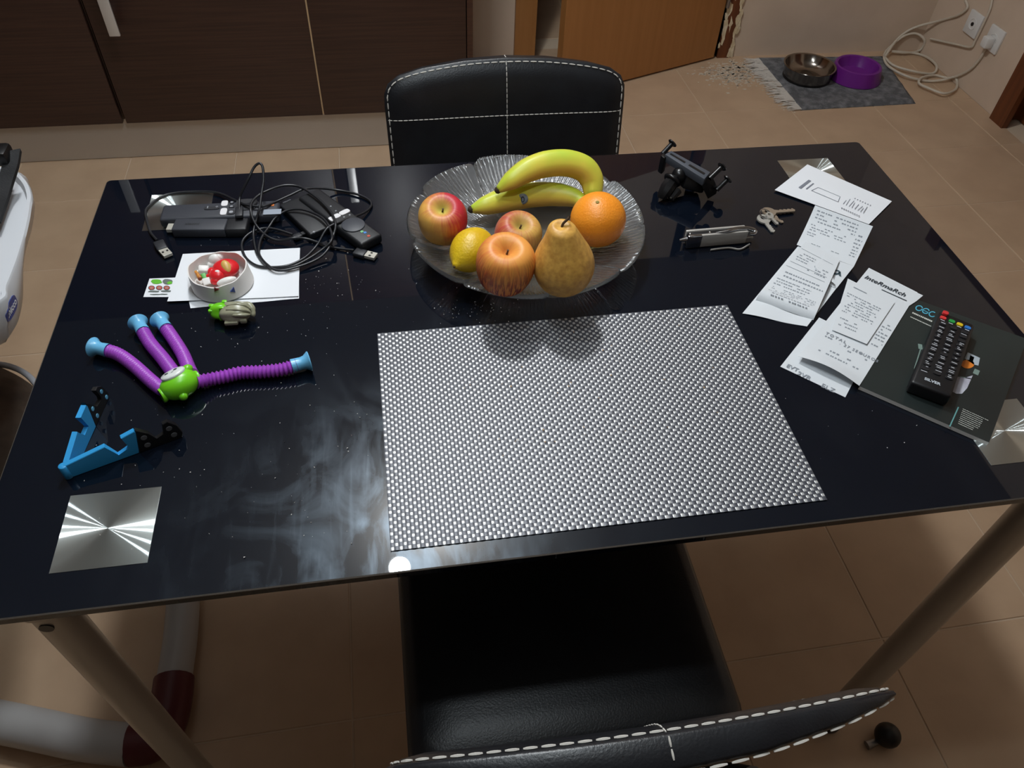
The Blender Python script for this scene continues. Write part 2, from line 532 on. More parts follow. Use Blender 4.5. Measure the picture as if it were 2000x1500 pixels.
c1 = V(1.683, 2.795)
b1 = thing('pet_bowl', 'shiny stainless steel pet bowl on the grey rug', 'bowl', (c1[0], c1[1], .009), 'pet bowls on the rug')
MB().lathe([(.0, .004), (.055, .004), (.074, .010), (.088, .028), (.097, .052), (.103, .0545), (.104, .0525), (.100, .047), (.094, .024), (.093, .004), (.090, 0), (.06, 0), (0, 0)], 40, (c1[0], c1[1], .009)).build('bowl_shell', mat('steel_bowl', (150, 142, 134), .16, metal=1.0), b1, smooth=40)
MB().lathe([(.0905, .0), (.0945, .001), (.0945, .007), (.0905, .008)], 40, (c1[0], c1[1], .009)).build('rubber_ring', m_black_pl, b1, smooth=40)
c2 = V(1.882, 2.775)
MB().lathe([(0, .012), (.05, .012), (.066, .018), (.074, .036), (.080, .054), (.086, .057), (.091, .054), (.100, .02), (.104, .003), (.102, 0), (0, 0)], 40, (c2[0], c2[1], .009)).build('pet_bowl', mat('purple_plastic', (112, 34, 134), .3), smooth=40, origin=(c2[0], c2[1], .009), label='purple plastic pet bowl on the grey rug', cat='bowl', group='pet bowls on the rug')

def s5(l): return [(1420 + .29 * x, .29 * y) for x, y in l]
cab = s5([(1604, -60), (1606, 0), (1618, 52), (1560, 100), (1430, 140), (1262, 186), (1150, 260), (1062, 385), (1075, 340), (1180, 250), (1270, 226), (1330, 272), (1296, 340), (1200, 356), (1112, 346), (1280, 362), (1370, 400), (1412, 452),
          (1380, 496), (1250, 488), (1120, 440), (1052, 400), (1080, 450), (1200, 510), (1340, 545), (1450, 540), (1530, 520), (1550, 560), (1535, 605), (1460, 630), (1350, 612), (1290, 570), (1310, 525), (1400, 508), (1500, 525), (1620, 480), (1700, 400), (1755, 300), (1775, 255)])
pts = []
for k, (u, v) in enumerate(cab):
    p = room_pt(u, v, .006 + .006 * (k % 3))
    if p[0] < 2.16 and 2.5 < p[1] < 3.0: p[2] = max(p[2], .017)
    pts.append(p)
MB().tube(catmull(pts, 5), .0052, 7).build('white_cable', mat('cable_white', (206, 196, 180), .5), smooth=60, origin=(2.1, 2.9, 0), label='long white cable looped on the floor below the wall sockets', cat='cable')
cab2 = s5([(1790, -60), (1785, 0), (1768, 70), (1720, 175), (1668, 280), (1640, 318), (1545, 300), (1370, 262)])
MB().tube(catmull([room_pt(u, v) for u, v in cab2], 6), .0045, 7).build('white_cable', mat('cable_white', (206, 196, 180), .5), smooth=60, origin=(2.28, 2.7, 0), label='short white cable running down the wall between the two sockets', cat='cable')
for k, (y, z, lab) in enumerate(((2.755, .22, 'white wall socket with a round hole, nearer the room corner'), (2.615, .221, 'white wall socket with a plugged-in cable, nearer the brown casing'))):
    t = thing('wall_socket', lab, 'socket', (X1, y, z), 'white sockets low on the wall')
    pl = MB().rbox((X1 - .005, y, z), (.010, .084, .084), .003).build('cover_plate', m_white_pl, t, smooth=40)
    M = basis((-1, 0, 0))
    MB().lathe([(.021, .0), (.021, .003), (.018, .003), (.017, -.001), (0, -.001)], 24, (X1 - .0095, y, z), M).build('socket_ring', m_white_pl, t, smooth=40)
    if k == 0:
        MB().lathe([(0, .0035), (.007, .0035), (.007, 0)], 14, (X1 - .0095, y, z), M).build('socket_hole', m_black_pl, t, smooth=40)
    else:
        MB().rbox((X1 - .027, y, z - .01), (.034, .036, .04), .006).build('plug', m_white_pl, t, smooth=40)
# ================================================================== DINING TABLE
TX0, TX1, TY0, TY1 = -0.40435501 * K, 0.7431742 * K, 0.34967163 * K, 1.02167415 * K
def glass_black():
    m = bpy.data.materials.new('black_glass'); m.use_nodes = True
    nt = m.node_tree; N = nt.nodes; L = nt.links
    b = N['Principled BSDF']
    b.inputs['Base Color'].default_value = (0.003, 0.0048, 0.0095, 1)
    b.inputs['Roughness'].default_value = 0.02
    b2 = N.new('ShaderNodeBsdfPrincipled')
    b2.inputs['Base Color'].default_value = (0.014, 0.017, 0.023, 1)
    b2.inputs['Roughness'].default_value = 0.28
    b2.inputs['Specular Tint'].default_value = (.70, .85, 1, 1)
    tc = N.new('ShaderNodeTexCoord')
    def noise(scale, rot=0.0, detail=4, lo=.45, hi=.7, dist=0.0):
        mp = N.new('ShaderNodeMapping'); mp.inputs['Scale'].default_value = scale; mp.inputs['Rotation'].default_value = (0, 0, rot)
        L.new(tc.outputs['Object'], mp.inputs['Vector'])
        n = N.new('ShaderNodeTexNoise'); n.inputs['Scale'].default_value = 1; n.inputs['Detail'].default_value = detail; n.inputs['Distortion'].default_value = dist
        L.new(mp.outputs['Vector'], n.inputs['Vector'])
        r = N.new('ShaderNodeMapRange'); r.inputs['From Min'].default_value = lo; r.inputs['From Max'].default_value = hi
        L.new(n.outputs['Fac'], r.inputs['Value'])
        return r.outputs['Result']
    def math_(op, a, c):
        q = N.new('ShaderNodeMath'); q.operation = op; q.use_clamp = True
        for i, x in enumerate((a, c)):
            if isinstance(x, (int, float)): q.inputs[i].default_value = x
            else: L.new(x, q.inputs[i])
        return q.outputs[0]
    # wiped, greasy smears: long swirls, finer streaks, and fingermarks
    sw = noise((14, 9, 1), .5, 5, .44, .74, 1.8)
    st = noise((120, 14, 1), -.35, 3, .5, .78, .5)
    big = noise((3.2, 3.2, 1), 0, 2, .40, .66)
    # the greasy patch lies between the near edge and the placemat corner
    vm = N.new('ShaderNodeVectorMath'); vm.operation = 'DISTANCE'; vm.inputs[1].default_value = (-.055 - (TX0 + TX1) / 2, .39 - (TY0 + TY1) / 2, TZ)
    L.new(tc.outputs['Object'], vm.inputs[0])
    pr_ = N.new('ShaderNodeMapRange'); pr_.inputs['From Min'].default_value = .25; pr_.inputs['From Max'].default_value = .02; pr_.interpolation_type = 'SMOOTHSTEP'
    L.new(vm.outputs['Value'], pr_.inputs['Value'])
    reg = math_('ADD', math_('MULTIPLY', pr_.outputs['Result'], 1.0), math_('MULTIPLY', big, .10))
    fac = math_('ADD', math_('MULTIPLY', math_('MULTIPLY', sw, reg), 1.35), math_('MULTIPLY', math_('MULTIPLY', st, reg), .45))
    fac = math_('ADD', fac, .004)
    mx = N.new('ShaderNodeMixShader')
    L.new(fac, mx.inputs[0]); L.new(b.outputs[0], mx.inputs[1]); L.new(b2.outputs[0], mx.inputs[2])
    L.new(mx.outputs[0], N['Material Output'].inputs['Surface'])
    return m
table = thing('dining_table', 'black glass dining table with silver tube legs and mirrored corner squares', 'table', ((TX0 + TX1) / 2, (TY0 + TY1) / 2, 0))
rad = .006; outl = []
for cx, cy, a0 in ((TX1 - rad, TY1 - rad, 0), (TX0 + rad, TY1 - rad, 90), (TX0 + rad, TY0 + rad, 180), (TX1 - rad, TY0 + rad, 270)):
    for k in range(6):
        a = radians(a0 + 18 * k); outl.append((cx + rad * cos(a), cy + rad * sin(a)))
tt = MB()
inn = [(x + (.0008 if x < .17 else -.0008), y + (.0008 if y < .7 else -.0008)) for x, y in outl]
tt.loft([[V(x, y, TZ - .010) for x, y in inn], [V(x, y, TZ - .0092) for x, y in outl], [V(x, y, TZ - .0008) for x, y in outl], [V(x, y, TZ) for x, y in inn]])
gt_ = tt.build('glass_top', glass_black(), table)
in2 = [(x + (.0010 if x < .17 else -.0010), y + (.0010 if y < .7 else -.0010)) for x, y in outl]
out2 = [(x + (-.0003 if x < .17 else .0003), y + (-.0003 if y < .7 else .0003)) for x, y in outl]
MB().loft([[V(x, y, TZ + .00015) for x, y in in2], [V(x, y, TZ - .0006) for x, y in out2], [V(x, y, TZ - .0018) for x, y in out2]], False, False).build('edge_light_line', mat('edge_light_tan', (78, 72, 66), .3), table, smooth=30)  # thin brownish rim: light caught by the glass edge, painted as colour
m_leg = mat('leg_silver', (176, 172, 164), .38, metal=.45)
for lx in (-.353, .688):
    for ly in (TY0 + .027, TY1 - .027):
        lg = MB().lathe([(0, .012), (.0190, .012), (.0190, TZ - .022), (.0245, TZ - .018), (.0245, TZ - .0105), (0, TZ - .0105)], 28, (lx, ly, 0)).build('leg', m_leg, table, smooth=40)
        MB().lathe([(0, 0), (.020, 0), (.0210, .004), (.0210, .014), (0, .014)], 24, (lx, ly, 0)).build('foot_cap', m_black_pl, lg, smooth=40)
        sy = -1 if ly < .7 else 1
        MB().lathe([(0, .0012), (.0065, .0012), (.0065, 0)], 16, (lx, ly + sy * .0187, TZ - .040), basis((0, sy, 0))).build('screw_hole', m_black_pl, lg)
m_rail = mat('frame_dark', (60, 58, 56), .5, metal=.3)
for a, b in (((-.356, TY1 - .03), (.688, TY1 - .03)), ((-.356, TY0 + .07), (-.356, TY1 - .07)), ((.688, TY0 + .07), (.688, TY1 - .07))):
    MB().box(((a[0] + b[0]) / 2, (a[1] + b[1]) / 2, TZ - .026), (abs(a[0] - b[0]) + .02, abs(a[1] - b[1]) + .02, .03)).build('frame_rail', m_rail, table)
def plate_mat():
    m = bpy.data.materials.new('turned_mirror'); m.use_nodes = True
    nt = m.node_tree; N = nt.nodes; L = nt.links
    N.remove(N['Principled BSDF'])
    t = N.new('ShaderNodeTangent'); t.direction_type = 'RADIAL'; t.axis = 'Z'
    def gl(col, r, a):
        g = N.new('ShaderNodeBsdfAnisotropic'); g.distribution = 'GGX'
        g.inputs['Color'].default_value = col; g.inputs['Roughness'].default_value = r; g.inputs['Anisotropy'].default_value = a
        L.new(t.outputs[0], g.inputs['Tangent']); return g
    g1 = gl((.86, .93, .93, 1), .22, .90); g2 = gl((.50, .56, .55, 1), .34, .35); g3 = gl((.9, .95, .95, 1), .02, 0)
    m1 = N.new('ShaderNodeMixShader'); m1.inputs[0].default_value = .42; L.new(g1.outputs[0], m1.inputs[1]); L.new(g2.outputs[0], m1.inputs[2])
    fr = N.new('ShaderNodeFresnel'); fr.inputs['IOR'].default_value = 1.5
    m2 = N.new('ShaderNodeMixShader'); L.new(fr.outputs[0], m2.inputs[0]); L.new(m1.outputs[0], m2.inputs[1]); L.new(g3.outputs[0], m2.inputs[2])
    L.new(m2.outputs[0], N['Material Output'].inputs['Surface'])
    return m
m_plate = plate_mat()
for x0, y0 in ((-.343, .4005), (-.3465, .921), (.605, .923), (.604, .4035)):
    MB().box((x0 + .0427, y0 + .0427, TZ + .0002), (.0855, .0855, .0006)).build('corner_plate', m_plate, table)

# ================================================================== CHAIRS
m_lea = mat('black_leather', (24, 25, 29), .36, col2=(28, 30, 34), nscale=(30, 30, 30), bump=.35, bscale=(420, 420, 420), bdist=.0007)
m_thread = mat('white_thread', (208, 204, 196), .8)
LEAN = 13
def make_chair():
    t = thing('dining_chair', 'x', 'chair', (0, 0, 0), 'black chairs tucked under the table')
    SZ = .485
    # seat: rounded pillow
    def ring(hw, hd, z, r=.03, y0=0):
        out = []
        for cx, cy, a0 in ((hw - r, hd - r, 0), (-hw + r, hd - r, 90), (-hw + r, -hd + r, 180), (hw - r, -hd + r, 270)):
            for k in range(6):
                a = radians(a0 + 18 * k); out.append(V(cx + r * cos(a), y0 + cy + r * sin(a), z))
        return out
    seat = MB().loft([ring(.196, .192, SZ - .062), ring(.203, .199, SZ - .058), ring(.2045, .2, SZ - .030), ring(.2035, .199, SZ - .018), ring(.196, .192, SZ - .008), ring(.182, .178, SZ - .0025), ring(.15, .145, SZ), ring(.05, .05, SZ + .001)])
    seat.build('seat', m_lea, t, smooth=180)
    # backrest
    B0 = V(0, .232, .510); ex = V(1, 0, 0); eu = V(0, sin(radians(LEAN)), cos(radians(LEAN))); en = V(0, -cos(radians(LEAN)), sin(radians(LEAN)))
    HB = .338
    top = [(-.2075, .270), (-.2065, .290), (-.199, .306), (-.180, .3185), (-.14, .328), (-.07, .3365), (0, .339), (.07, .3365), (.14, .328), (.180, .3185), (.199, .306), (.2065, .290), (.2075, .270)]
    low = [(.2055, .15), (.201, .03), (.195, .012), (.18, .004), (.09, 0), (0, 0), (-.09, 0), (-.18, .004), (-.195, .012), (-.201, .03), (-.2055, .15)]
    ol = [V(x, y) for x, y in top + low]
    cen = V(0, .17)
    def inset(d):
        out = []
        n = len(ol)
        for i in range(n):
            a = ol[i] - ol[i - 1]; b = ol[(i + 1) % n] - ol[i]
            tg = unit(unit(a) + unit(b)); nn = V(tg[1], -tg[0])
            out.append(ol[i] + nn * d)
        return out
    def curve(p, d):
        # bent slightly round the sitter
        q = (p[0] / .2) ** 2
        if d < 0: d = d * (1 - .6 * min(q, 1.1)) + .012 * q * min(1, -d / .012)
        return B0 + ex * p[0] + eu * p[1] + en * (d + .2 * p[0] ** 2)
    loops = []
    for ins, d in ((.03, -.0225), (.006, -.0225), (.0012, -.0205), (.0, -.017), (.0, .010), (.0012, .0135), (.006, .0155), (.012, .0205), (.030, .0255), (.06, .0275), (.11, .028)):
        sc = inset(ins) if ins < .04 else [cen + (p - cen) * V(1 - ins / .205, 1 - ins / .17) for p in ol]
        loops.append([curve(p, d * .72) for p in sc])
    bk = MB().loft(loops).build('backrest', m_lea, t, smooth=180)
    # stitching: rim seams front and back, cross seam
    stc = MB()
    def dashes(path, L=.0105, gap=.0028, r=.0011):
        P = catmull(path, 8); acc = [0]
        for i in range(1, len(P)): acc.append(acc[-1] + np.linalg.norm(P[i] - P[i - 1]))
        def pt(s):
            i = min(max(np.searchsorted(acc, s) - 1, 0), len(P) - 2)
            return P[i] + (P[i + 1] - P[i]) * ((s - acc[i]) / max(1e-9, acc[i + 1] - acc[i]))
        s = 0
        while s + L < acc[-1]:
            a, m_, b = pt(s), pt(s + L / 2), pt(s + L)
            stc.tube([a, a * .75 + b * .25, m_, a * .25 + b * .75, b], [r * .6, r, r * 1.1, r, r * .6], 5); s += L + gap
    f_in = inset(.0058); b_in = inset(.0035)
    n = len(f_in)
    dashes([curve(f_in[i % n], .0122) for i in range(21, 21 + 19)])
    dashes([curve(b_in[i % n], -.0168) for i in range(21, 21 + 19)], L=.0135, gap=.0035, r=.0012)
    bv = bvh_of(bk)
    def surf(x, y):
        p = curve((x, y), .08)
        q = hit(bv, p, -en)
        return q + en * .0004 if q is not None else curve((x, y), .012)
    YS = .2475
    dashes([surf(x, YS) for x in np.linspace(-.2035, .2035, 31)], L=.0075, gap=.0012, r=.0008)
    dashes([surf(0, y) for y in np.linspace(.3345, .012, 28)], L=.0075, gap=.0012, r=.0008)
    dashes([curve((0, .3395), d) for d in np.linspace(.008, -.016, 5)], L=.0075, gap=.0012, r=.0008)
    stc.build('stitching', m_thread, bk, kind='stuff')
    # frame
    MB().rbox((0, 0, SZ - .071), (.33, .33, .018), .004).build('seat_frame', m_blk_soft, t)
    for sx in (-1, 1):
        MB().tube(catmull([(sx * .17, -.165, .0), (sx * .17, -.165, .2), (sx * .168, -.16, SZ - .062)], 4), .0115, 12).build('leg', m_steel, t, smooth=60)
        MB().tube(catmull([(sx * .165, .20, .0), (sx * .165, .19, .2), (sx * .165, .185, SZ - .062)], 4), .0115, 12).build('leg', m_steel, t, smooth=60)
        MB().tube(catmull([(sx * .12, .15, SZ - .075), (sx * .12, .212, SZ - .074), (sx * .12, .242, SZ - .03), (sx * .12, .265, SZ + .08), (sx * .12, .295, SZ + .17)], 5), .011, 12).build('back_support', m_steel, t, smooth=60)
    MB().rbox((.0, .215, SZ - .022), (.34, .012, .030), .003).build('back_bracket', m_chrome, t)
    for x, y in ((-.17, -.165), (.17, -.165), (-.165, .2), (.165, .2)):
        pass
    return t
ch = make_chair()
ch['label'] = 'black leather chair beyond the fruit plate, white cross stitching on its backrest'
ch2 = copy_tree(ch)
ch.location = (.201, .952, 0)
ch2.location = (.160, .465, 0); ch2.rotation_euler = (0, 0, pi)
ch2['label'] = 'black leather chair on the near side of the table, seat half in shadow'

# small black knob on the floor
kb = thing('floor_knob', 'small black round knob on the tiles beside the near chair', 'knob', (.775, .345, 0))
MB().ball((.775, .345, .022), (.022, .022, .022), 20, 14).build('ball', m_black_pl, kb, smooth=180)
MB().tube([(.757, .341, .008), (.738, .338, .006)], [.006, .008], 10).build('stem', m_steel, kb, smooth=60)

# ================================================================== HIGH CHAIR
hcx = thing('high_chair', 'white child high chair with a grey-rimmed tray beyond the table corner', 'chair', (-.70, .95, 0))
m_hc = mat('highchair_white', (214, 217, 222), .35)
m_hg = mat('highchair_grey', (176, 180, 188), .4)
m_hleg = mat('highchair_leg', (172, 172, 172), .4)
topo = [(0, 588), (14, 557), (31, 514), (42, 480), (49, 456), (56, 425), (60, 399), (62, 379), (54, 356), (37, 337), (20, 329)]
lowo = [(0, 667), (20, 652), (36, 625), (45, 580), (44, 540), (50, 490), (62, 448), (68, 408), (66, 388), (58, 362), (38, 340)]
def hl(px, z):
    l = [atz(u, v, z) for u, v in px]
    l += [V(l[-1][0] - .10, l[-1][1] + .03, z), V(-.94, l[-1][1] - .02, z), V(-1.0, 1.02, z), V(-.94, l[0][1] + .06, z), V(l[0][0] - .07, l[0][1] - .055, z)]
    return catmull(l, 4, closed=True)
def hin(l, d, dz):
    n = len(l); out = []
    for i in range(n):
        t = unit((l[(i + 1) % n] - l[i - 1]) * V(1, 1, 0)); out.append(l[i] + V(-t[1], t[0], 0) * d + V(0, 0, dz))
    return out
TZH = .72
L0 = hl(topo, TZH); L1 = hl(lowo, .665)
tr = MB().loft([hin(L1, .012, -.014), L1, [(a + b) / 2 for a, b in zip(L1, L0)], [p - V(0, 0, .004) for p in L0], hin(L0, .0015, 0), hin(L0, .007, 0), hin(L0, .011, -.010)], cap0=True, cap1=True)
tray = tr.build('tray', m_hc, hcx, smooth=45)
bt = bvh_of(tray)
lc = atz(27, 602, .690)
lX = unit((atz(37, 578, .690) - atz(16, 626, .690)) * V(1, 1, 0)); lY = V(0, 0, 1)
lN = np.cross(lX, lY)
if lN @ (CP - lc) < 0: lN = -lN
lc = hit(bt, lc + lN * .08, -lN)
r_ = bt.ray_cast(Vector(lc + lN * .05), Vector(-lN))
lN = V(*r_[1]); lN = lN if lN @ (CP - lc) > 0 else -lN
lX = unit(lX - lN * (lX @ lN)); lY = np.cross(lN, lX)
def wrap(p, e):
    q = hit(bt, V(*p) + lN * .03, -lN)
    return (q if q is not None else V(*p)) + lN * e
rings = []
for f in (0.001, .3, .55, .8, 1.0):
    rings.append([wrap(lc + lX * .0215 * f * math.copysign(abs(cos(a)) ** .6, cos(a)) + lY * .0105 * f * math.copysign(abs(sin(a)) ** .6, sin(a)), .0006) for a in np.linspace(0, 2 * pi, 32, endpoint=False)])
lg = MB().loft(rings + [[p - lN * .0012 for p in rings[-1]]], True, False).build('logo', mat('logo_blue', (38, 62, 140), .4), tray)
tx = MB().text('chicco', lc - lX * .0165 - lY * .0045, lX, lY, .0135, bold=.0004)
tx.v = [wrap(p, .0010) for p in tx.v]
tx.build('lettering', mat('print_white', (232, 236, 240), .5), lg)
st = []
sp = [(27, 300, .77), (22, 330, .757), (12, 362, .742), (2, 395, .732), (-14, 440, .729)]
pp = catmull([atz(*q) for q in sp], 4)
for i, p in enumerate(pp):
    d = V(1, .35, .0) * .0105
    st.append([p - d, p + d, p + d + V(0, 0, .006), p - d + V(0, 0, .006)])
MB().loft(st).build('harness_strap', mat('strap_black', (20, 21, 24), .7, bump=.4, bscale=(300, 900, 300)), hcx, smooth=40)
MB().rbox(atz(0, 302, .772), (.030, .036, .024), .007).build('buckle', m_black_pl, hcx, smooth=40)
bA = catmull([(-.500, 1.30, .030), (-.487, .95, .030), (-.470, .72, .030), (-.469, .612, .030)], 5)
bB = catmull([(-.520, .508, .034), (-.60, .528, .034), (-.70, .562, .034), (-.92, .635, .034)], 5)
el = catmull([(-.469, .615, .031), (-.468, .575, .032), (-.472, .535, .033), (-.490, .510, .034), (-.524, .509, .034)], 5)
MB().tube(bA, .030, 18).build('base_bar', m_hleg, hcx, smooth=60)
MB().tube(bB, .034, 18).build('base_bar', m_hleg, hcx, smooth=60)
MB().tube(el, .0345, 18).build('elbow', mat('maroon_plastic', (84, 22, 30), .45), hcx, smooth=60)
for x, y in ((-.90, .63), (-.90, 1.25)):
    MB().tube([(x, y, .04), (-.86, .98, .655)], .02, 12).build('post', m_hleg, hcx, smooth=60)
MB().tube(catmull([(-.500, 1.30, .03), (-.55, 1.34, .03), (-.70, 1.32, .03), (-.92, 1.25, .03)], 4), .030, 14).build('base_bar', m_hleg, hcx, smooth=60)
sd = MB()
def padf(s, t):
    a = s * 2 * pi
    return V(-.838 + (.152 * cos(a)) * sin(pi * t) ** .6, 1.00 + .19 * sin(a) * sin(pi * t) ** .6 + .01 * sin(5 * a), .27 + .085 * -cos(pi * t) + .006 * sin(7 * a + 3 * t))
sd.grid(40, 14, padf)
sd.build('seat_pad', mat('pad_brown', (92, 78, 66), .75, col2=(62, 50, 42), nscale=(14, 14, 14), bump=.6, bscale=(30, 30, 30), bdist=.01), hcx, smooth=180)
MB().tube([V(-.838 + .153 * cos(a), 1.0 + .190 * sin(a), .295) for a in np.linspace(-.2, 1.9, 24)], .006, 8).build('seat_rim', m_hg, hcx, smooth=60)
# ================================================================== PLACEMAT
mc = [at(737, 653), at(1420, 597), at(1615, 977), at(763, 1077)]
pm = thing('placemat', 'woven silver and dark grey placemat with a few crumbs', 'placemat', tuple(sum(mc) / 4))
NXC, NYC = 108, 73
def mpos(i, j, h):
    s, t = i / NXC, j / NYC
    p = (mc[0] * (1 - s) + mc[1] * s) * (1 - t) + (mc[3] * (1 - s) + mc[2] * s) * t
    return V(p[0], p[1], TZ + h)
AMP, BASE = .00042, .00105
lt = MB(); dk = MB()
for i in range(NXC):
    vs = []; fs = []
    for q in range(2 * NYC + 1):
        j = q / 2
        ph = (0 if q % 2 == 0 else (1 if (i + q // 2) % 2 == 0 else -1))
        for k, (dx, dz) in enumerate(((.10, -.00025), (.30, .0001), (.5, -.0001), (.70, .0001), (.90, -.00025))):
            vs.append(mpos(i + dx, j, BASE + AMP * ph + dz))
    for q in range(2 * NYC):
        for k in range(4):
            a = q * 5 + k; fs.append((a, a + 1, a + 6, a + 5))
    lt.add(vs, fs)
for j in range(NYC):
    vs = []; fs = []
    for q in range(2 * NXC + 1):
        i = q / 2
        ph = (0 if q % 2 == 0 else (-1 if (j + q // 2) % 2 == 0 else 1))
        for k, (dy, dz) in enumerate(((-.06, .00004), (.24, .0001), (.5, -.0001), (.76, .0001), (1.06, .00004))):
            vs.append(mpos(i, j + dy, BASE + AMP * ph + dz))
    for q in range(2 * NXC):
        for k in range(4):
            a = q * 5 + k; fs.append((a, a + 1, a + 6, a + 5))
    dk.add(vs, fs)
lt.build('silver_strands', mat('mat_silver', (204, 205, 205), .34, metal=.35), pm, smooth=180, kind='stuff')
dk.build('grey_strands', mat('mat_grey', (72, 74, 82), .42, metal=.2), pm, smooth=180, kind='stuff')
MB().poly([mpos(.2, .2, .0006), mpos(NXC - .2, .2, .0006), mpos(NXC - .2, NYC - .2, .0006), mpos(.2, NYC - .2, .0006)], (0, 0, -.0005)).build('backing', mat('mat_back', (40, 41, 45), .7), pm)

# ================================================================== GLASS FRUIT PLATE
PC = V(.170, .842); PR = .1585; NPET = 9
def zs(r, th=0.0, full=False):
    if r < .07: z = .006
    else: z = .006 + .033 * min(1.1, (r - .07) / .0885) ** 1.5
    if full:
        t = max(0.0, (r - .05) / .1085)
        s = (th * NPET / (2 * pi) + .25 * t) % 1.0
        z += .0055 * (s - .35) * t
        rib = sin(th * 246 + 9 * sin(r * 70)) * .7 + sin(th * 151 + 60 * r) * .5
        z += .00055 * rib * min(1, t * 2.2) * (1 if s > .12 else .2)
    return z
def pglass(top):
    NA, NR = 2160, 26
    vs = []; fs = []
    for j in range(NR + 1):
        f = j / NR
        for k in range(NA):
            th = 2 * pi * k / NA
            s = (th * NPET / (2 * pi) + .25) % 1.0
            R = PR * (1 - .030 * math.exp(-(min(s, 1 - s) / .045) ** 2) - .008 * (2 * s - 1) ** 2)
            r = .002 + (R - .002) * f
            z = zs(r, th, True) if top else max(0.0, zs(r, th, False) - (.006 if r < .078 else .0048))
            if not top and f == 1: pass
            vs.append(V(PC[0] + r * cos(th), PC[1] + r * sin(th), TZ + .0004 + z))
    for j in range(NR):
        for k in range(NA):
            k2 = (k + 1) % NA
            fs.append((j * NA + k, j * NA + k2, (j + 1) * NA + k2, (j + 1) * NA + k))
    return vs, fs, NA, NR
vt, ft, NA, NR = pglass(True); vb, fb, _, _ = pglass(False)
pg = MB(); n0 = len(vt)
rim = []
for k in range(NA): rim.append((vt[NR * NA + k] + vb[NR * NA + k]) / 2 + unit((vt[NR * NA + k] - V(PC[0], PC[1], vt[NR * NA + k][2]))) * .0018)
fs = ft + [tuple(n0 + i for i in reversed(f)) for f in fb]
o = 2 * n0
for k in range(NA):
    k2 = (k + 1) % NA
    fs.append((NR * NA + k, NR * NA + k2, o + k2, o + k)); fs.append((o + k, o + k2, n0 + NR * NA + k2, n0 + NR * NA + k))
fs.append(tuple(range(NA - 1, -1, -1))); fs.append(tuple(n0 + i for i in range(NA)))
pg.add(vt + vb + rim, fs)
m_pg = mat('plate_glass', (236, 240, 242), .17, trans=.97, ior=1.55, bump=.5, bscale=(260, 260, 260), bdist=.0008)
m_pg.node_tree.nodes['Principled BSDF'].inputs['Coat Weight'].default_value = 1.0
m_pg.node_tree.nodes['Principled BSDF'].inputs['Coat Roughness'].default_value = .34
pg.build('fruit_plate', m_pg, smooth=75, origin=(PC[0], PC[1], TZ), label='clear ribbed glass plate with petal rim, holding the fruit', cat='plate')

def rest(u, v, r, hmin=0.0, rz=None):
    """centre of a ball of radius r seen at (u,v) lying in the plate"""
    h = r + .01
    for _ in range(12):
        p = at(u, v, h); best = -1
        for q in range(0, 6):
            for k in range(16):
                d = r * q / 5.3; a = 2 * pi * k / 16
                x, y = p[0] + d * cos(a) - PC[0], p[1] + d * sin(a) - PC[1]
                rr_ = hypot(x, y)
                if rr_ > PR: continue
                best = max(best, zs(rr_) + sqrt(max(0, r * r - d * d)))
        h = best + .0034
    return at(u, v, h)

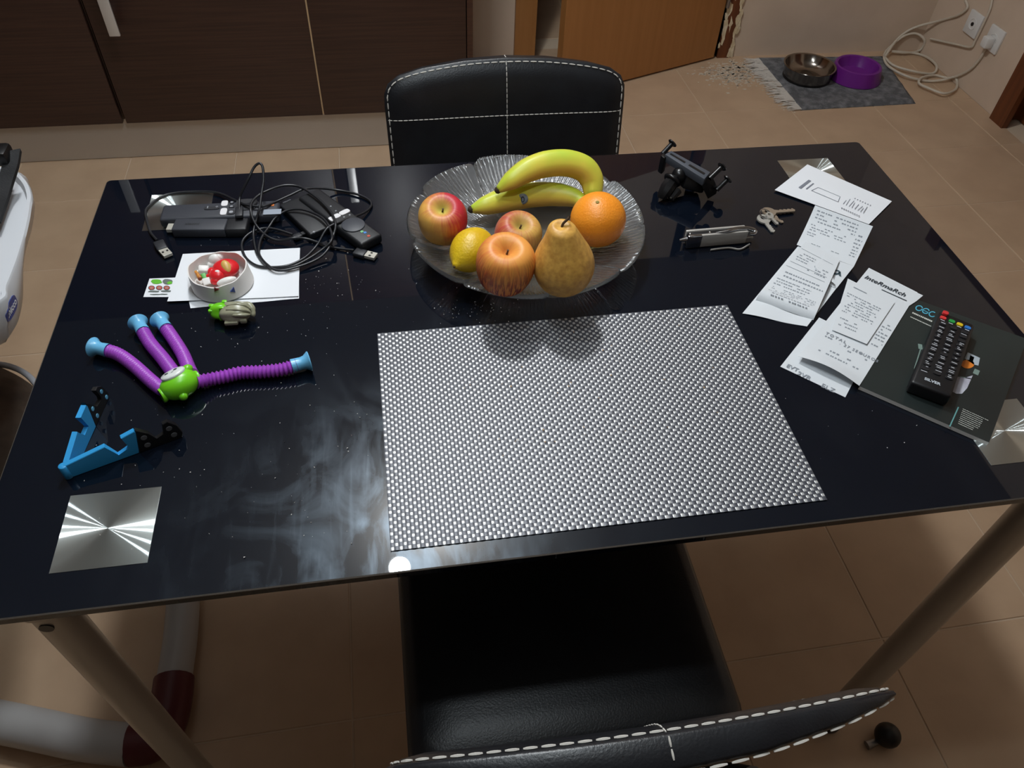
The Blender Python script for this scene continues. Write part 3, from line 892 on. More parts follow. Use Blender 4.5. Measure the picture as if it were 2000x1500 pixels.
def fruit_mat(name, ca, cb, d, bias, gain, na, ns=9.0, streak=None, sfreq=14, rough=.45, cc=None, top=None):
    m = bpy.data.materials.new(name); m.use_nodes = True
    nt = m.node_tree; N = nt.nodes; L = nt.links; b = N['Principled BSDF']
    b.inputs['Roughness'].default_value = rough
    b.inputs['Specular IOR Level'].default_value = .45
    tc = N.new('ShaderNodeTexCoord')
    sc = N.new('ShaderNodeVectorMath'); sc.operation = 'SCALE'; sc.inputs['Scale'].default_value = 28.0
    L.new(tc.outputs['Object'], sc.inputs[0])
    dt = N.new('ShaderNodeVectorMath'); dt.operation = 'DOT_PRODUCT'; dt.inputs[1].default_value = tuple(unit(d))
    L.new(sc.outputs[0], dt.inputs[0])
    def mth(op, a, c, cl=False):
        q = N.new('ShaderNodeMath'); q.operation = op; q.use_clamp = cl
        for i, x in enumerate((a, c)):
            if isinstance(x, (int, float)): q.inputs[i].default_value = x
            else: L.new(x, q.inputs[i])
        return q.outputs[0]
    n = N.new('ShaderNodeTexNoise'); n.inputs['Scale'].default_value = ns / 5; n.inputs['Detail'].default_value = 5
    L.new(sc.outputs[0], n.inputs['Vector'])
    # meridian streaks
    sp = N.new('ShaderNodeSeparateXYZ'); L.new(sc.outputs[0], sp.inputs[0])
    an = mth('ARCTAN2', sp.outputs['Y'], sp.outputs['X'])
    cv = N.new('ShaderNodeCombineXYZ'); L.new(mth('MULTIPLY', an, sfreq / 2.0), cv.inputs[0]); L.new(mth('MULTIPLY', sp.outputs['Z'], 1.1), cv.inputs[1])
    n2 = N.new('ShaderNodeTexNoise'); n2.inputs['Scale'].default_value = 1.6; n2.inputs['Detail'].default_value = 4
    L.new(cv.outputs[0], n2.inputs['Vector'])
    f = mth('ADD', mth('MULTIPLY', dt.outputs['Value'], gain), bias)
    f = mth('ADD', f, mth('MULTIPLY', mth('SUBTRACT', n.outputs['Fac'], .5), na))
    f = mth('ADD', f, mth('MULTIPLY', mth('SUBTRACT', n2.outputs['Fac'], .5), na), True)
    mx = N.new('ShaderNodeMix'); mx.data_type = 'RGBA'
    mx.inputs['A'].default_value = lin(ca); mx.inputs['B'].default_value = lin(cb)
    L.new(f, mx.inputs['Factor']); out = mx.outputs['Result']
    if streak:
        r = N.new('ShaderNodeMapRange'); r.inputs['From Min'].default_value = .47; r.inputs['From Max'].default_value = .53
        cv2 = N.new('ShaderNodeCombineXYZ'); L.new(mth('MULTIPLY', an, 7.5), cv2.inputs[0]); L.new(mth('MULTIPLY', sp.outputs['Z'], .9), cv2.inputs[1])
        n3 = N.new('ShaderNodeTexNoise'); n3.inputs['Scale'].default_value = 2.0; n3.inputs['Detail'].default_value = 2
        L.new(cv2.outputs[0], n3.inputs['Vector']); L.new(n3.outputs['Fac'], r.inputs['Value'])
        m2 = N.new('ShaderNodeMix'); m2.data_type = 'RGBA'; m2.inputs['B'].default_value = lin(streak)
        L.new(mth('MULTIPLY', r.outputs['Result'], mth('ADD', mth('MULTIPLY', sp.outputs['Z'], -.9), .75, True)), m2.inputs['Factor']); L.new(out, m2.inputs['A']); out = m2.outputs['Result']
    if top:
        # pale hollow round the stalk
        rr_ = N.new('ShaderNodeMapRange'); rr_.inputs['From Min'].default_value = .42; rr_.inputs['From Max'].default_value = .12
        L.new(mth('SQRT', mth('ADD', mth('MULTIPLY', sp.outputs['X'], sp.outputs['X']), mth('MULTIPLY', sp.outputs['Y'], sp.outputs['Y'])), 0), rr_.inputs['Value'])
        gz = mth('GREATER_THAN', sp.outputs['Z'], 0)
        m3 = N.new('ShaderNodeMix'); m3.data_type = 'RGBA'; m3.inputs['B'].default_value = lin(top)
        L.new(mth('MULTIPLY', rr_.outputs['Result'], gz), m3.inputs['Factor']); L.new(out, m3.inputs['A']); out = m3.outputs['Result']
    L.new(out, b.inputs['Base Color'])
    return m
APPLE = [(.0, .60), (.10, .66), (.22, .80), (.38, .93), (.58, .965), (.80, .83), (.96, .50), (1.0, .12), (.97, -.25), (.86, -.60), (.70, -.83), (.52, -.93), (.36, -.95), (.2, -.88), (.08, -.80), (0, -.79)]
m_stem = mat('stalk', (74, 52, 30), .8)
def apple(u, v, r, axis, m, lab, sq=.93, stem=True):
    c = rest(u, v, r * .97)
    pr = [(q[0] * r, q[1] * r * sq) for q in catmull(APPLE, 3)]
    pr[0] = (0.0003, pr[0][1]); pr[-1] = (.0003, pr[-1][1])
    bd = MB().lathe(pr, 40, caps=True)
    # five soft lobes
    bd.v = [(x * (1 + .015 * cos(5 * atan2(y, x)) * (1 - z / r) / 2), y * (1 + .015 * cos(5 * atan2(y, x)) * (1 - z / r) / 2), z) for x, y, z in bd.v]
    o = bd.build('apple', m, smooth=180, label=lab, cat='apple', group='apples on the glass plate')
    M = basis(axis)
    o.matrix_world = Matrix([[*M[0], c[0]], [*M[1], c[1]], [*M[2], c[2]], [0, 0, 0, 1]])
    s = MB().tube(catmull([(0, 0, .56 * r), (.0006, 0, .64 * r), (.0012, .0006, .74 * r)], 3), [.0013] * 3 + [.0011] * 3 + [.0015], 7)
    so = s.build('stalk', m_stem, smooth=60); so.parent = o
    return o
apple(865, 430, .0318, (-.04, -.34, .94), fruit_mat('apple_red', (228, 172, 82), (188, 42, 56), (.95, .30, .22), .52, .95, 1.0, top=(206, 188, 92)), 'red and yellow apple against the plate rim, beside the lemon')
apple(1011, 464, .0312, (.08, -.22, .96), fruit_mat('apple_blush', (212, 168, 84), (184, 76, 62), (-.7, .4, .2), .42, .62, 1.3, top=(190, 164, 86)), 'blush apple half hidden behind the streaked apple and the pear')
apple(987, 519, .0352, (.02, -.18, .98), fruit_mat('apple_streaked', (232, 156, 72), (216, 100, 52), (-.5, .1, -.6), .42, .45, 1.4, streak=(128, 22, 32)), 'orange apple with dark red streaks at the front of the plate')
# lemon
c = rest(922, 488, .0272)
ax = unit((at(955, 456, .032) - at(893, 514, .030)) * V(1, 1, 0)); ax = unit(ax + V(0, 0, .05))
LEM = [(0.0003, -.0385), (.0035, -.0378), (.0065, -.0345), (.012, -.030), (.0195, -.0215), (.0248, -.0105), (.0266, 0), (.0250, .0105), (.020, .0210), (.0130, .0285), (.0068, .0315), (.0045, .0335), (0.0003, .0340)]
lo_ = MB().lathe([(p[0], p[1]) for p in catmull([V(a, b) for a, b in LEM], 3)], 32, caps=True).build('lemon', mat('lemon_skin', (226, 190, 34), .38, col2=(214, 170, 24), nscale=(30, 30, 30), bump=.5, bscale=(340, 340, 340), bdist=.0012), smooth=180, label='yellow lemon between the red apple and the streaked apple', cat='lemon')
M = basis(ax); lo_.matrix_world = Matrix([[*M[0], c[0]], [*M[1], c[1]], [*M[2], c[2]], [0, 0, 0, 1]])
sn = MB().tube([(0, 0, -.0372), (0, 0, -.0395)], [.0022, .0012], 8).build('stalk_scar', m_stem); sn.parent = lo_
# orange
c = rest(1168, 429, .0362)
og = MB().ball((0, 0, 0), (.0367, .0367, .0352), 40, 28).build('orange', mat('orange_skin', (250, 156, 42), .40, col2=(246, 144, 32), nscale=(18, 18, 18), bump=.55, bscale=(420, 420, 420), bdist=.0010), smooth=180, label='round orange beside the banana ends and the pear', cat='orange')
og.location = tuple(c); og.rotation_euler = (.25, -.2, 0)
ns = MB().lathe([(0, .0008), (.0022, .0006), (.003, -.0008)], 8, (0, 0, .0352)).build('navel', mat('navel_green', (140, 120, 40), .7)); ns.parent = og
# pear
c = rest(1101, 518, .0350)
PE = [(0.0003, -.031), (.012, -.0335), (.022, -.031), (.031, -.021), (.0362, -.005), (.0360, .008), (.0325, .022), (.0265, .036), (.0215, .048), (.0180, .057), (.0150, .0635), (.0095, .067), (.004, .0655), (0.0003, .0645)]
pe = MB().lathe([(p[0], p[1]) for p in catmull([V(a, b) for a, b in PE], 4)], 44, caps=True)
pe.v = [(x, y, z if z < 0 else z * .86) for x, y, z in pe.v]
pe.v = [(x + .16 * max(0, z) ** 2 / .06 * -.6, y + .10 * max(0, z) ** 2 / .06, z) for x, y, z in pe.v]
po = pe.build('pear', mat('pear_skin', (230, 178, 86), .45, col2=(188, 132, 58), nscale=(150, 150, 150), ndetail=8, nlo=.30, nhi=.78, bump=.15, bscale=(300, 300, 300)), smooth=180, label='speckled golden brown pear standing between apple and orange', cat='pear')
po.location = tuple(c); po.rotation_euler = (.10, -.04, 0)
sx = MB().tube(catmull([(-.0050, .0055, .0535), (-.003, .007, .059), (.002, .008, .064), (.004, .010, .066)], 4), [.0016] * 9 + [.0015] * 3 + [.002], 8).build('stalk', m_stem, smooth=60); sx.parent = po
# bananas
def banana_mat():
    m = bpy.data.materials.new('banana_peel'); m.use_nodes = True
    nt = m.node_tree; N = nt.nodes; L = nt.links; b = N['Principled BSDF']
    b.inputs['Roughness'].default_value = .42
    tc = N.new('ShaderNodeTexCoord')
    at_ = N.new('ShaderNodeAttribute'); at_.attribute_name = 'ripe'
    n = N.new('ShaderNodeTexNoise'); n.inputs['Scale'].default_value = 24; n.inputs['Detail'].default_value = 4
    L.new(tc.outputs['Object'], n.inputs['Vector'])
    ad = N.new('ShaderNodeMath'); ad.operation = 'MULTIPLY_ADD'; ad.inputs[1].default_value = .5; ad.use_clamp = True
    L.new(n.outputs['Fac'], ad.inputs[0]); L.new(at_.outputs['Fac'], ad.inputs[2])
    r = N.new('ShaderNodeValToRGB')
    e = r.color_ramp.elements
    e[0].position = .25; e[0].color = lin((232, 196, 84)); e[1].position = .85; e[1].color = lin((180, 206, 58))
    q = e.new(.55); q.color = lin((224, 212, 76))
    L.new(ad.outputs[0], r.inputs['Fac']); L.new(r.outputs['Color'], b.inputs['Base Color'])
    return m
m_ban = banana_mat()
m_tip = mat('banana_tip', (58, 44, 26), .85)
def banana(name, pts, rads, lab):
    P = catmull([at(u, v, h) for u, v, h in pts], 6); N_ = len(P)
    rs = np.interp(np.linspace(0, 1, N_), np.linspace(0, 1, len(rads)), rads)
    nn = 15; loops = []
    t = unit(P[1] - P[0]); nrm = unit(np.cross(t, V(0, 0, 1)))
    ripe = []
    for i in range(N_):
        t = unit(P[min(i + 1, N_ - 1)] - P[max(i - 1, 0)])
        nrm = unit(nrm - t * (nrm @ t)); bi = np.cross(t, nrm)
        l = []
        for k in range(nn):
            a = 2 * pi * k / nn
            rr_ = rs[i] * (1 + .045 * cos(5 * a + .6))
            d = cos(a) * nrm + sin(a) * bi
            l.append(P[i] + rr_ * d)
            ripe.append(-.02 + .50 * max(0, d[2]) + .16 * (abs(i / N_ - .5) * 2) ** 3)
        loops.append(l)
    o = MB().loft(loops).build(name, m_ban, smooth=180, label=lab, cat='banana', group='bananas on the glass plate', origin=tuple(P[0]))
    a = o.data.attributes.new('ripe', 'FLOAT', 'POINT')
    for i, x in enumerate(ripe): a.data[i].value = x
    d0 = unit(P[0] - P[1])
    MB().tube([P[0] - d0 * .001, P[0] + d0 * .003, P[0] + d0 * .005], [rs[0] * 1.04, rs[0] * .9, rs[0] * .45], 10).build('tip', m_tip, o, smooth=60)
    d1 = unit(P[-1] - P[-2])
    MB().tube([P[-1] - d1 * .001, P[-1] + d1 * .006], [rs[-1] * 1.02, rs[-1] * .85], 10).build('stem_end', mat('banana_stem', (150, 150, 60), .7), o, smooth=60)
    return o, P
b2_, PB = banana('banana', [(921, 409, .026), (950, 401, .028), (990, 389, .028), (1035, 381, .028), (1080, 379, .029), (1118, 385, .030), (1140, 396, .030)], [.0052, .0125, .0165, .0178, .0175, .0165, .013, .008], 'lower yellow banana lying in the plate under the green-topped one')
b1_, PA = banana('banana', [(973, 371, .054), (997, 354, .063), (1030, 333, .071), (1068, 320, .074), (1108, 318, .072), (1140, 329, .064), (1156, 352, .050), (1158, 378, .037), (1154, 394, .030)], [.0050, .0125, .0165, .0182, .0185, .0180, .0165, .0130, .0075], 'upper curved banana, green on top, lying over the other banana')
# round sticker on the lower banana
sc_ = PB[np.argmin([abs(p[0] - at(1028, 393, .04)[0]) for p in PB])]
vdir = unit(CP - sc_); sn_ = unit(vdir * V(1, 1, 1) + V(0, -.35, -.1))
cs = sc_ + sn_ * .0172
Ms = basis(sn_, (1, 0, 0))
stk = MB().lathe([(0, .0019), (.0045, .0017), (.0074, .0007), (.0076, .0003)], 24, cs, Ms).build('sticker', mat('sticker_grey', (124, 138, 148), .5), b2_, smooth=60)
rg = []
for k in range(25):
    a = 2 * pi * k / 24; rg.append(cs + Ms @ V(.0021 * cos(a), .0034 * sin(a), .0020))
MB().tube(rg, .0006, 6).build('sticker_print', mat('print_slate', (44, 60, 76), .5), stk)
# ================================================================== PAPERS
m_paper = mat('white_paper', (226, 228, 232), .75)
m_thermal = mat('thermal_paper', (218, 222, 226), .55)
m_ink = mat('receipt_ink', (140, 146, 154), .8)
m_ink_d = mat('dark_ink', (38, 48, 58), .7)
class Sheet:
    """quad of paper given by four pixel corners (TL, TR, BR, BL) lying on the table, with a lift(s, t)"""
    def __init__(self, px, h, lift=None):
        self.c = [at(u, v, hh) for (u, v), hh in zip(px, h if hasattr(h, '__len__') else [h] * 4)]
        self.lift = lift
    def p(self, s, t, e=0.0):
        c = self.c
        q = (c[0] * (1 - s) + c[1] * s) * (1 - t) + (c[3] * (1 - s) + c[2] * s) * t
        return V(q[0], q[1], q[2] + (self.lift(s, t) if self.lift else 0) + e)
    def mesh(self, nx=12, ny=16):
        return MB().grid(nx, ny, lambda s, t: self.p(s, t), .00025)
    def lines(self, mb, s0, s1, t0, t1, n, seed, fill=.8, hgt=.32, skew=0.0):
        r = random.Random(seed); dt = (t1 - t0) / n
        for k in range(n):
            t = t0 + dt * k; s = s0 + r.uniform(0, .04)
            while s < s1 - .01:
                w = r.uniform(.025, .085); w = min(w, s1 - s)
                if r.random() < fill:
                    m = max(1, int(w / .03))
                    for q in range(m):
                        a, b = s + w * q / m, s + w * (q + .82) / m
                        mb.face([self.p(a, t, .00035), self.p(b, t, .00035), self.p(b, t + dt * hgt, .00035), self.p(a, t + dt * hgt, .00035)])
                s += w + .014
        return mb
    def bar(self, mb, s0, t0, s1, t1):
        mb.face([self.p(s0, t0, .00035), self.p(s1, t0, .00035), self.p(s1, t1, .00035), self.p(s0, t1, .00035)])
    def text(self, mb, s, st, size, bold=0.0, shear=0.0, space=1.0):
        O = self.p(st[0], st[1], .0004); X = self.p(st[0] + .1, st[1]) - self.p(st[0], st[1]); Y = self.p(st[0], st[1] - .05) - self.p(st[0], st[1])
        return mb.text(s, O, X, Y, size, bold=bold, shear=shear, space=space)

# sheets under the paper dish
sA = Sheet([(357, 496), (586, 484), (583, 579), (327, 590)], [.0016, .0010, .0018, .0022], lambda s, t: .0012 * max(0, t - .75) * 4 * (1 - s) + .003 * max(0, s + t - 1.75))
sA.mesh().build('paper_sheet', m_paper, smooth=50, label='blank white paper sheet directly under the round toy dish', cat='paper', origin=tuple(sA.p(.5, .5)), group='blank sheets under the toy dish')
sB = Sheet([(352, 512), (584, 500), (584, 583), (372, 602)], .0006, lambda s, t: .0003 * sin(9 * s) ** 2)
sB.mesh().build('paper_sheet', m_paper, smooth=50, label='lower white paper sheet peeking out beneath the sheet with the dish', cat='paper', origin=tuple(sB.p(.5, .5)), group='blank sheets under the toy dish')

# sticker sheet
sk = Sheet([(292, 544), (344, 542), (332, 580), (280, 580)], .0006)
so = sk.mesh(3, 3).build('sticker_sheet', m_paper, label='small sticker sheet with green shapes and red wheels beside the papers', cat='stickers', origin=tuple(sk.p(.5, .5)))
def blob(px, rx, ry, h, n=14, wob=0.0, seed=1):
    r = random.Random(seed); c = at(*px, h); ex = at(px[0] + rx, px[1], h) - c; ey = at(px[0], px[1] - ry, h) - c
    return [c + (ex * cos(2 * pi * k / n) + ey * sin(2 * pi * k / n)) * (1 + wob * (r.random() - .5)) for k in range(n)]
g1 = MB().face(blob((306, 550), 10.5, 5, .0010, 16, .25, 4)).face(blob((331, 552), 5, 3.2, .00105, 10, .5, 6))
g1.build('green_print', mat('sticker_green', (92, 176, 40), .5), so)
MB().face(blob((327, 550), 9.5, 5.5, .00098, 12, .2, 2)).face(blob((300, 569), 12, 1.7, .001, 12, .3, 3)).face(blob((325, 568.5), 12, 1.7, .001, 12, .3, 5)).face(blob((303, 575), 11, 1.1, .001, 10, .3, 7)).face(blob((319, 574.5), 9, 1.1, .001, 10, .3, 8)).build('grey_print', mat('sticker_grey_print', (96, 104, 100), .5), so)
w1, w2, w3 = MB(), MB(), MB()
for u in (296, 311, 325.5):
    w1.face(blob((u, 562), 6.6, 4.4, .0010)); w2.face(blob((u, 562), 5.0, 3.3, .00108)); w3.face(blob((u, 562), 2.8, 1.8, .00116))
w1.build('wheel_rim_print', mat('sticker_dark', (66, 70, 70), .5), so); w2.build('wheel_red_print', mat('sticker_red', (190, 74, 62), .5), so); w3.build('wheel_hub_print', mat('sticker_hub', (150, 130, 122), .5), so)

# envelope with window
en = Sheet([(1577, 321), (1742, 393), (1697, 438), (1513, 371)], [.003, .003, .002, .003], lambda s, t: .0012 * sin(pi * s) * sin(pi * t))
eo = en.mesh().build('envelope', m_paper, smooth=50, label='white window envelope lying over the rear corner square of the table', cat='envelope', origin=tuple(en.p(.5, .5)))
pr = MB(); e_ = .0042
def seg(mb, a, b, w, h):
    A, B = at(*a, h), at(*b, h); d = unit(B - A); n = np.cross(d, V(0, 0, 1)) * w / 2
    mb.face([A + n, B + n, B - n, A - n])
for a, b in (((1598, 366), (1641, 384)), ((1641, 384), (1637, 394)), ((1637, 394), (1585, 372)), ((1585, 372), (1598, 366))): seg(pr, a, b, .0009, e_)
for a, b, w_ in (((1582, 352), (1562, 367), .0045), ((1589, 358), (1575, 369), .0022)): seg(pr, a, b, w_, e_)
for k in range(8):
    u, v = 1647 + k * 5.6, 398 + k * 2.5
    seg(pr, (u, v), (u + 6 + (k % 3) * 2, v - 7 - (k * 5) % 6), .0008, e_)
for k in range(9):
    u, v = 1643 + k * 4.2, 405.5 + k * 1.9
    seg(pr, (u, v), (u + 2.6, v + 1.2), .0020, e_)
for k in range(7): seg(pr, (1669 + k * 5, 388 + k * 2.2), (1671 + k * 5, 387 + k * 2.2), .0012, e_)
pr.build('print', mat('envelope_ink', (120, 124, 134), .8), eo)

# receipt whose top curls up over the envelope
r1 = Sheet([(1592, 401), (1705, 442), (1668, 520), (1556, 478)], [.026, .024, .003, .003], lambda s, t: -.010 * sin(pi * min(1, t)) * (1 - .4 * t))
ro1 = r1.mesh(10, 18).build('receipt', m_thermal, smooth=50, label='till receipt with its printed top curling up over the envelope', cat='receipt', origin=tuple(r1.p(.5, 1)), group='till receipts in loose piles')
pk = MB(); r1.lines(pk, .06, .80, .06, .30, 4, 3, .85); r1.lines(pk, .06, .72, .33, .50, 3, 4, .7); r1.lines(pk, .04, .22, .52, .64, 2, 5, 1)
r1.lines(pk, .82, .95, .22, .80, 7, 6, 1); r1.lines(pk, .2, .7, .80, .92, 2, 8, .3)
pk.build('print', m_ink, ro1)
# lower tongue of the same receipt: logo corner
r1b = Sheet([(1600, 496), (1668, 520), (1634, 563), (1590, 545)], [.003, .003, .002, .002])
r1b.mesh(6, 8).build('receipt', m_thermal, smooth=50, label='receipt corner with a dark round logo below the curled receipt', cat='receipt', origin=tuple(r1b.p(.5, .5)), group='till receipts in loose piles')
lgo = bpy.data.objects['receipt.001']
q = MB().face(blob((1624.5, 523.5), 4.5, 6, .0034, 8, .3, 9))
ringp = blob((1633, 531.5), 8.2, 4.6, .0034, 22); ringi = blob((1633.5, 531), 4.2, 2.0, .0034, 22)
q.add(ringp + ringi, [(k, (k + 1) % 22, 22 + (k + 1) % 22, 22 + k) for k in range(22)])
q.face([at(1638, 533, .0034), at(1642, 530, .0034), at(1643, 540, .0034), at(1638, 537, .0034)])
q.build('logo', mat('logo_teal', (60, 78, 88), .7), lgo)
# folded triangle
ft_ = MB().poly([at(1611, 496, .0075), at(1632, 556, .006), at(1591, 522, .010)], (0, 0, -.0003))
ft_.build('paper_fold', mat('paper_back', (222, 226, 230), .7), smooth=30, label='small folded triangle of paper on the upper receipts', cat='paper', origin=tuple(at(1611, 525, .006)))
# main receipt stack on the near side
rb = Sheet([(1560, 479), (1636, 560), (1576, 638), (1450, 612)], .0010, lambda s, t: .0008 * sin(7 * s))
rbo = rb.mesh(10, 16).build('receipt', m_thermal, smooth=50, label='bottom receipt whose bare end sticks out under the rolled receipt', cat='receipt', origin=tuple(rb.p(.5, .5)), group='till receipts in loose piles')
rm = Sheet([(1574, 472), (1633, 562), (1583, 629), (1478, 582)], [.006, .005, .006, .005], lambda s, t: .004 * sin(pi * t) + .006 * math.exp(-((t - .93) / .06) ** 2) * (1 - .3 * s) - .004 * max(0, (t - .95) / .05))
rm.c = [at(1575, 471, .006), at(1634, 561, .005), at(1578, 629, .003), at(1480, 580, .005)]
rm.c[0] = at(1562, 476, .006)
# true outline: left edge, right edge
rm.c = [at(1575, 471, .007), at(1640, 508, .006), at(1590, 622, .004), at(1477, 583, .004)]
rmo = rm.mesh(12, 24).build('receipt', m_thermal, smooth=50, label='long printed receipt with a rolled lower end, top of the near receipt stack', cat='receipt', origin=tuple(rm.p(.5, .5)), group='till receipts in loose piles')
pk = MB(); rm.lines(pk, .08, .5, .20, .36, 4, 11, .7); rm.lines(pk, .45, .9, .30, .45, 3, 12, .6); rm.lines(pk, .1, .95, .55, .66, 2, 13, .9)
rm.lines(pk, .06, .75, .67, .78, 3, 14, .8); rm.lines(pk, .06, .92, .79, .88, 4, 15, .8); rm.lines(pk, .16, .85, .90, .97, 2, 16, .9)
for t in (.14, .39, .47): rm.bar(pk, .04, t, .9, t + .004)
pk.build('print', m_ink, rmo)
# supermarket receipt pile
c0 = Sheet([(1600, 620), (1705, 672), (1651, 776), (1524, 716)], .0008)
c0o = c0.mesh(8, 10).build('receipt', m_thermal, smooth=50, label='lowest receipt of the supermarket pile, letters on its bare end', cat='receipt', origin=tuple(c0.p(.5, .5)), group='till receipts in loose piles')
pk = MB()
X_ = at(1650, 765, .001) - at(1524, 706, .001); Y_ = at(1545, 690, .001) - at(1531, 712, .001)
pk.text('EVT', at(1535, 716, .0013), X_, Y_, .0085, bold=.0002).text('2VR', at(1556, 731, .0013), X_, Y_, .0095, bold=.0002).text('ELZ', at(1602, 755, .0013), X_, Y_, .010)
pk.build('print', m_ink, c0o)
c1_ = Sheet([(1697, 523), (1792, 571), (1676, 758), (1556, 700)], [.006, .006, .004, .005], lambda s, t: .0022 * sin(pi * t) + .010 * math.exp(-((t - 1.0) / .07) ** 2) * (.4 + .6 * sin(pi * s)))
c1o = c1_.mesh(12, 26).build('receipt', m_thermal, smooth=50, label='supermarket receipt with large slanted dark heading and curled lower end', cat='receipt', origin=tuple(c1_.p(.5, .5)), group='till receipts in loose piles')
hdg = MB()
a_, b_ = at(1687, 542.5, .0072), at(1774, 583, .0072)
upv = at(1700, 528, .0072) - at(1692, 544, .0072)
hdg.text('InteRmaRch', a_, b_ - a_, upv, np.linalg.norm(b_ - a_) / 5.35, bold=.00016, shear=.2)
seg(hdg, (1722, 565.5), (1771, 587.5), .0016, .0072)
hdg.build('heading', m_ink_d, c1o)
pk = MB(); c1_.lines(pk, .78, .97, .42, .66, 8, 21, .6, .35); c1_.lines(pk, .1, .9, .74, .80, 2, 22, .5, .35); c1_.lines(pk, .1, .95, .83, .90, 2, 23, .5, .3)
c1_.text(pk, 'TOTAL', (.12, .73), .0062, bold=.0002, space=1.5); c1_.text(pk, '. 27 SEGUROS', (.40, .755), .0062, bold=.0001, space=1.3)
pk.build('print', m_ink, c1o)
MB().poly([at(1774, 590, .0072), at(1776, 597, .0072), at(1790, 588, .0072), at(1803, 577, .0072), at(1790, 571, .0072)], (0, 0, -.0003)).build('curled_corner', m_thermal, c1o)
c2_ = Sheet([(1656, 544), (1748, 590), (1693, 672), (1625, 644)], [.0086, .0086, .0092, .0090], lambda s, t: .0006 * sin(pi * t))
c2o = c2_.mesh(8, 12).build('receipt', m_thermal, smooth=50, label='short blank-edged receipt lying on the supermarket receipt', cat='receipt', origin=tuple(c2_.p(.5, .5)), group='till receipts in loose piles')
pk = MB(); c2_.lines(pk, .08, .85, .26, .66, 8, 31, .75, .35); c2_.lines(pk, .1, .6, .74, .92, 3, 32, .7, .3)
c2_.bar(pk, .16, .10, .45, .115)
pk.build('print', m_ink, c2o)

# ================================================================== BOOKLET
m_cov = mat('booklet_cover', (40, 48, 47), .32, col2=(30, 35, 35), nscale=(5, 5, 5))
bq = [at(1786, 583, .0058), at(2006, 662, .0058), at(1932, 864, .0058), at(1679, 754, .0058)]
bk_ = thing('booklet', 'dark green-grey booklet with a cup picture under the remote control', 'booklet', (sum(bq) / 4)[0:2].tolist() + [TZ])
MB().poly([p - V(0, 0, .0003) for p in bq], (0, 0, -.0050)).build('pages', mat('page_edges', (226, 224, 220), .8), bk_)
cvv = MB().poly(bq, (0, 0, -.0003)).build('cover', m_cov, bk_)
MB().poly([p - V(0, 0, .0053) for p in bq], (0, 0, -.0003)).build('back_cover', m_cov, bk_)
hB = .0061
cy = MB()
for u, v in ((1795.2, 601.8), (1808.2, 607.3), (1821, 613.6)):
    o_ = blob((u, v), 7.4, 5.6, hB, 22); i_ = blob((u, v), 5.2, 3.9, hB, 22)
    if u > 1815: # open letter
        cy.add(o_ + i_, [(k, k + 1, 23 + k, 22 + k) for k in range(2, 19)])
    elif u > 1800:
        cy.add(o_ + i_, [(k, (k + 1) % 22, 22 + (k + 1) % 22, 22 + k) for k in range(0, 20)]); cy.face([at(1802, 604.6, hB), at(1814, 609.8, hB), at(1813.6, 611, hB), at(1801.6, 605.8, hB)])
    else:
        cy.add(o_ + i_, [(k, k + 1, 23 + k, 22 + k) for k in range(0, 21)])
cy.build('logo', mat('logo_cyan', (84, 176, 204), .5), bk_)
wt_ = MB()
rr = random.Random(12)
def dashline(mb, a, b, w, h, n):
    a, b = V(*a), V(*b)
    for k in range(n):
        s0 = k / n; s1 = (k + rr.uniform(.6, .95)) / n
        seg(mb, tuple(a + (b - a) * s0), tuple(a + (b - a) * s1), w, h)
dashline(wt_, (1782, 610.5), (1821, 628), .0030, hB, 12)
dashline(wt_, (1778, 618.5), (1819, 637.5), .0017, hB, 22)
wt_.build('title_print', mat('booklet_print', (206, 208, 200), .6), bk_, kind='stuff'); wt_ = MB()
for k in range(9):
    a = (1880.5 - k * 1.15, 798.5 + k * 3.5); L_ = (50, 40, 41, 40, 39, 39, 37, 30, 29)[k]
    dashline(wt_, a, (a[0] + L_, a[1] + L_ * .455), .0008, hB, 14)
wt_.build('paragraph_print', mat('booklet_print', (206, 208, 200), .6), bk_, kind='stuff')
seg_ = MB(); seg(seg_, (1872, 795), (1855, 833), .0013, hB); seg_.build('rule_print', mat('rule_teal', (96, 152, 152), .6), bk_)
MB().face([at(*p, hB) for p in ((1890, 688), (1914, 699), (1911, 714), (1902, 712), (1884, 700))]).build('lid_print', mat('cup_grey', (172, 182, 190), .5), bk_)
MB().face([at(*p, hB) for p in ((1895, 694), (1903, 697.5), (1900, 707), (1893, 703))]).build('lid_window_print', mat('cup_dark', (80, 88, 96), .5), bk_)
MB().face(blob((1890, 711), 13, 8.5, hB, 20)).build('orange_print', mat('cup_orange', (226, 128, 40), .5), bk_)
MB().face([at(*p, hB) for p in ((1868, 733), (1884, 738), (1900, 733), (1889, 758), (1879, 769), (1868, 769), (1858, 764))]).build('cup_print', mat('cup_white', (202, 204, 214), .5, col2=(168, 166, 180), nscale=(60, 20, 1)), bk_)
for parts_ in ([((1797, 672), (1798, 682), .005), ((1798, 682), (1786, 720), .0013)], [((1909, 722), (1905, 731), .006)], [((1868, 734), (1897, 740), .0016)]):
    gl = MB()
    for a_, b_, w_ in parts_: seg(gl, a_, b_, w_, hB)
    gl.build('glint_print', mat('glint', (120, 140, 132), .5), bk_)

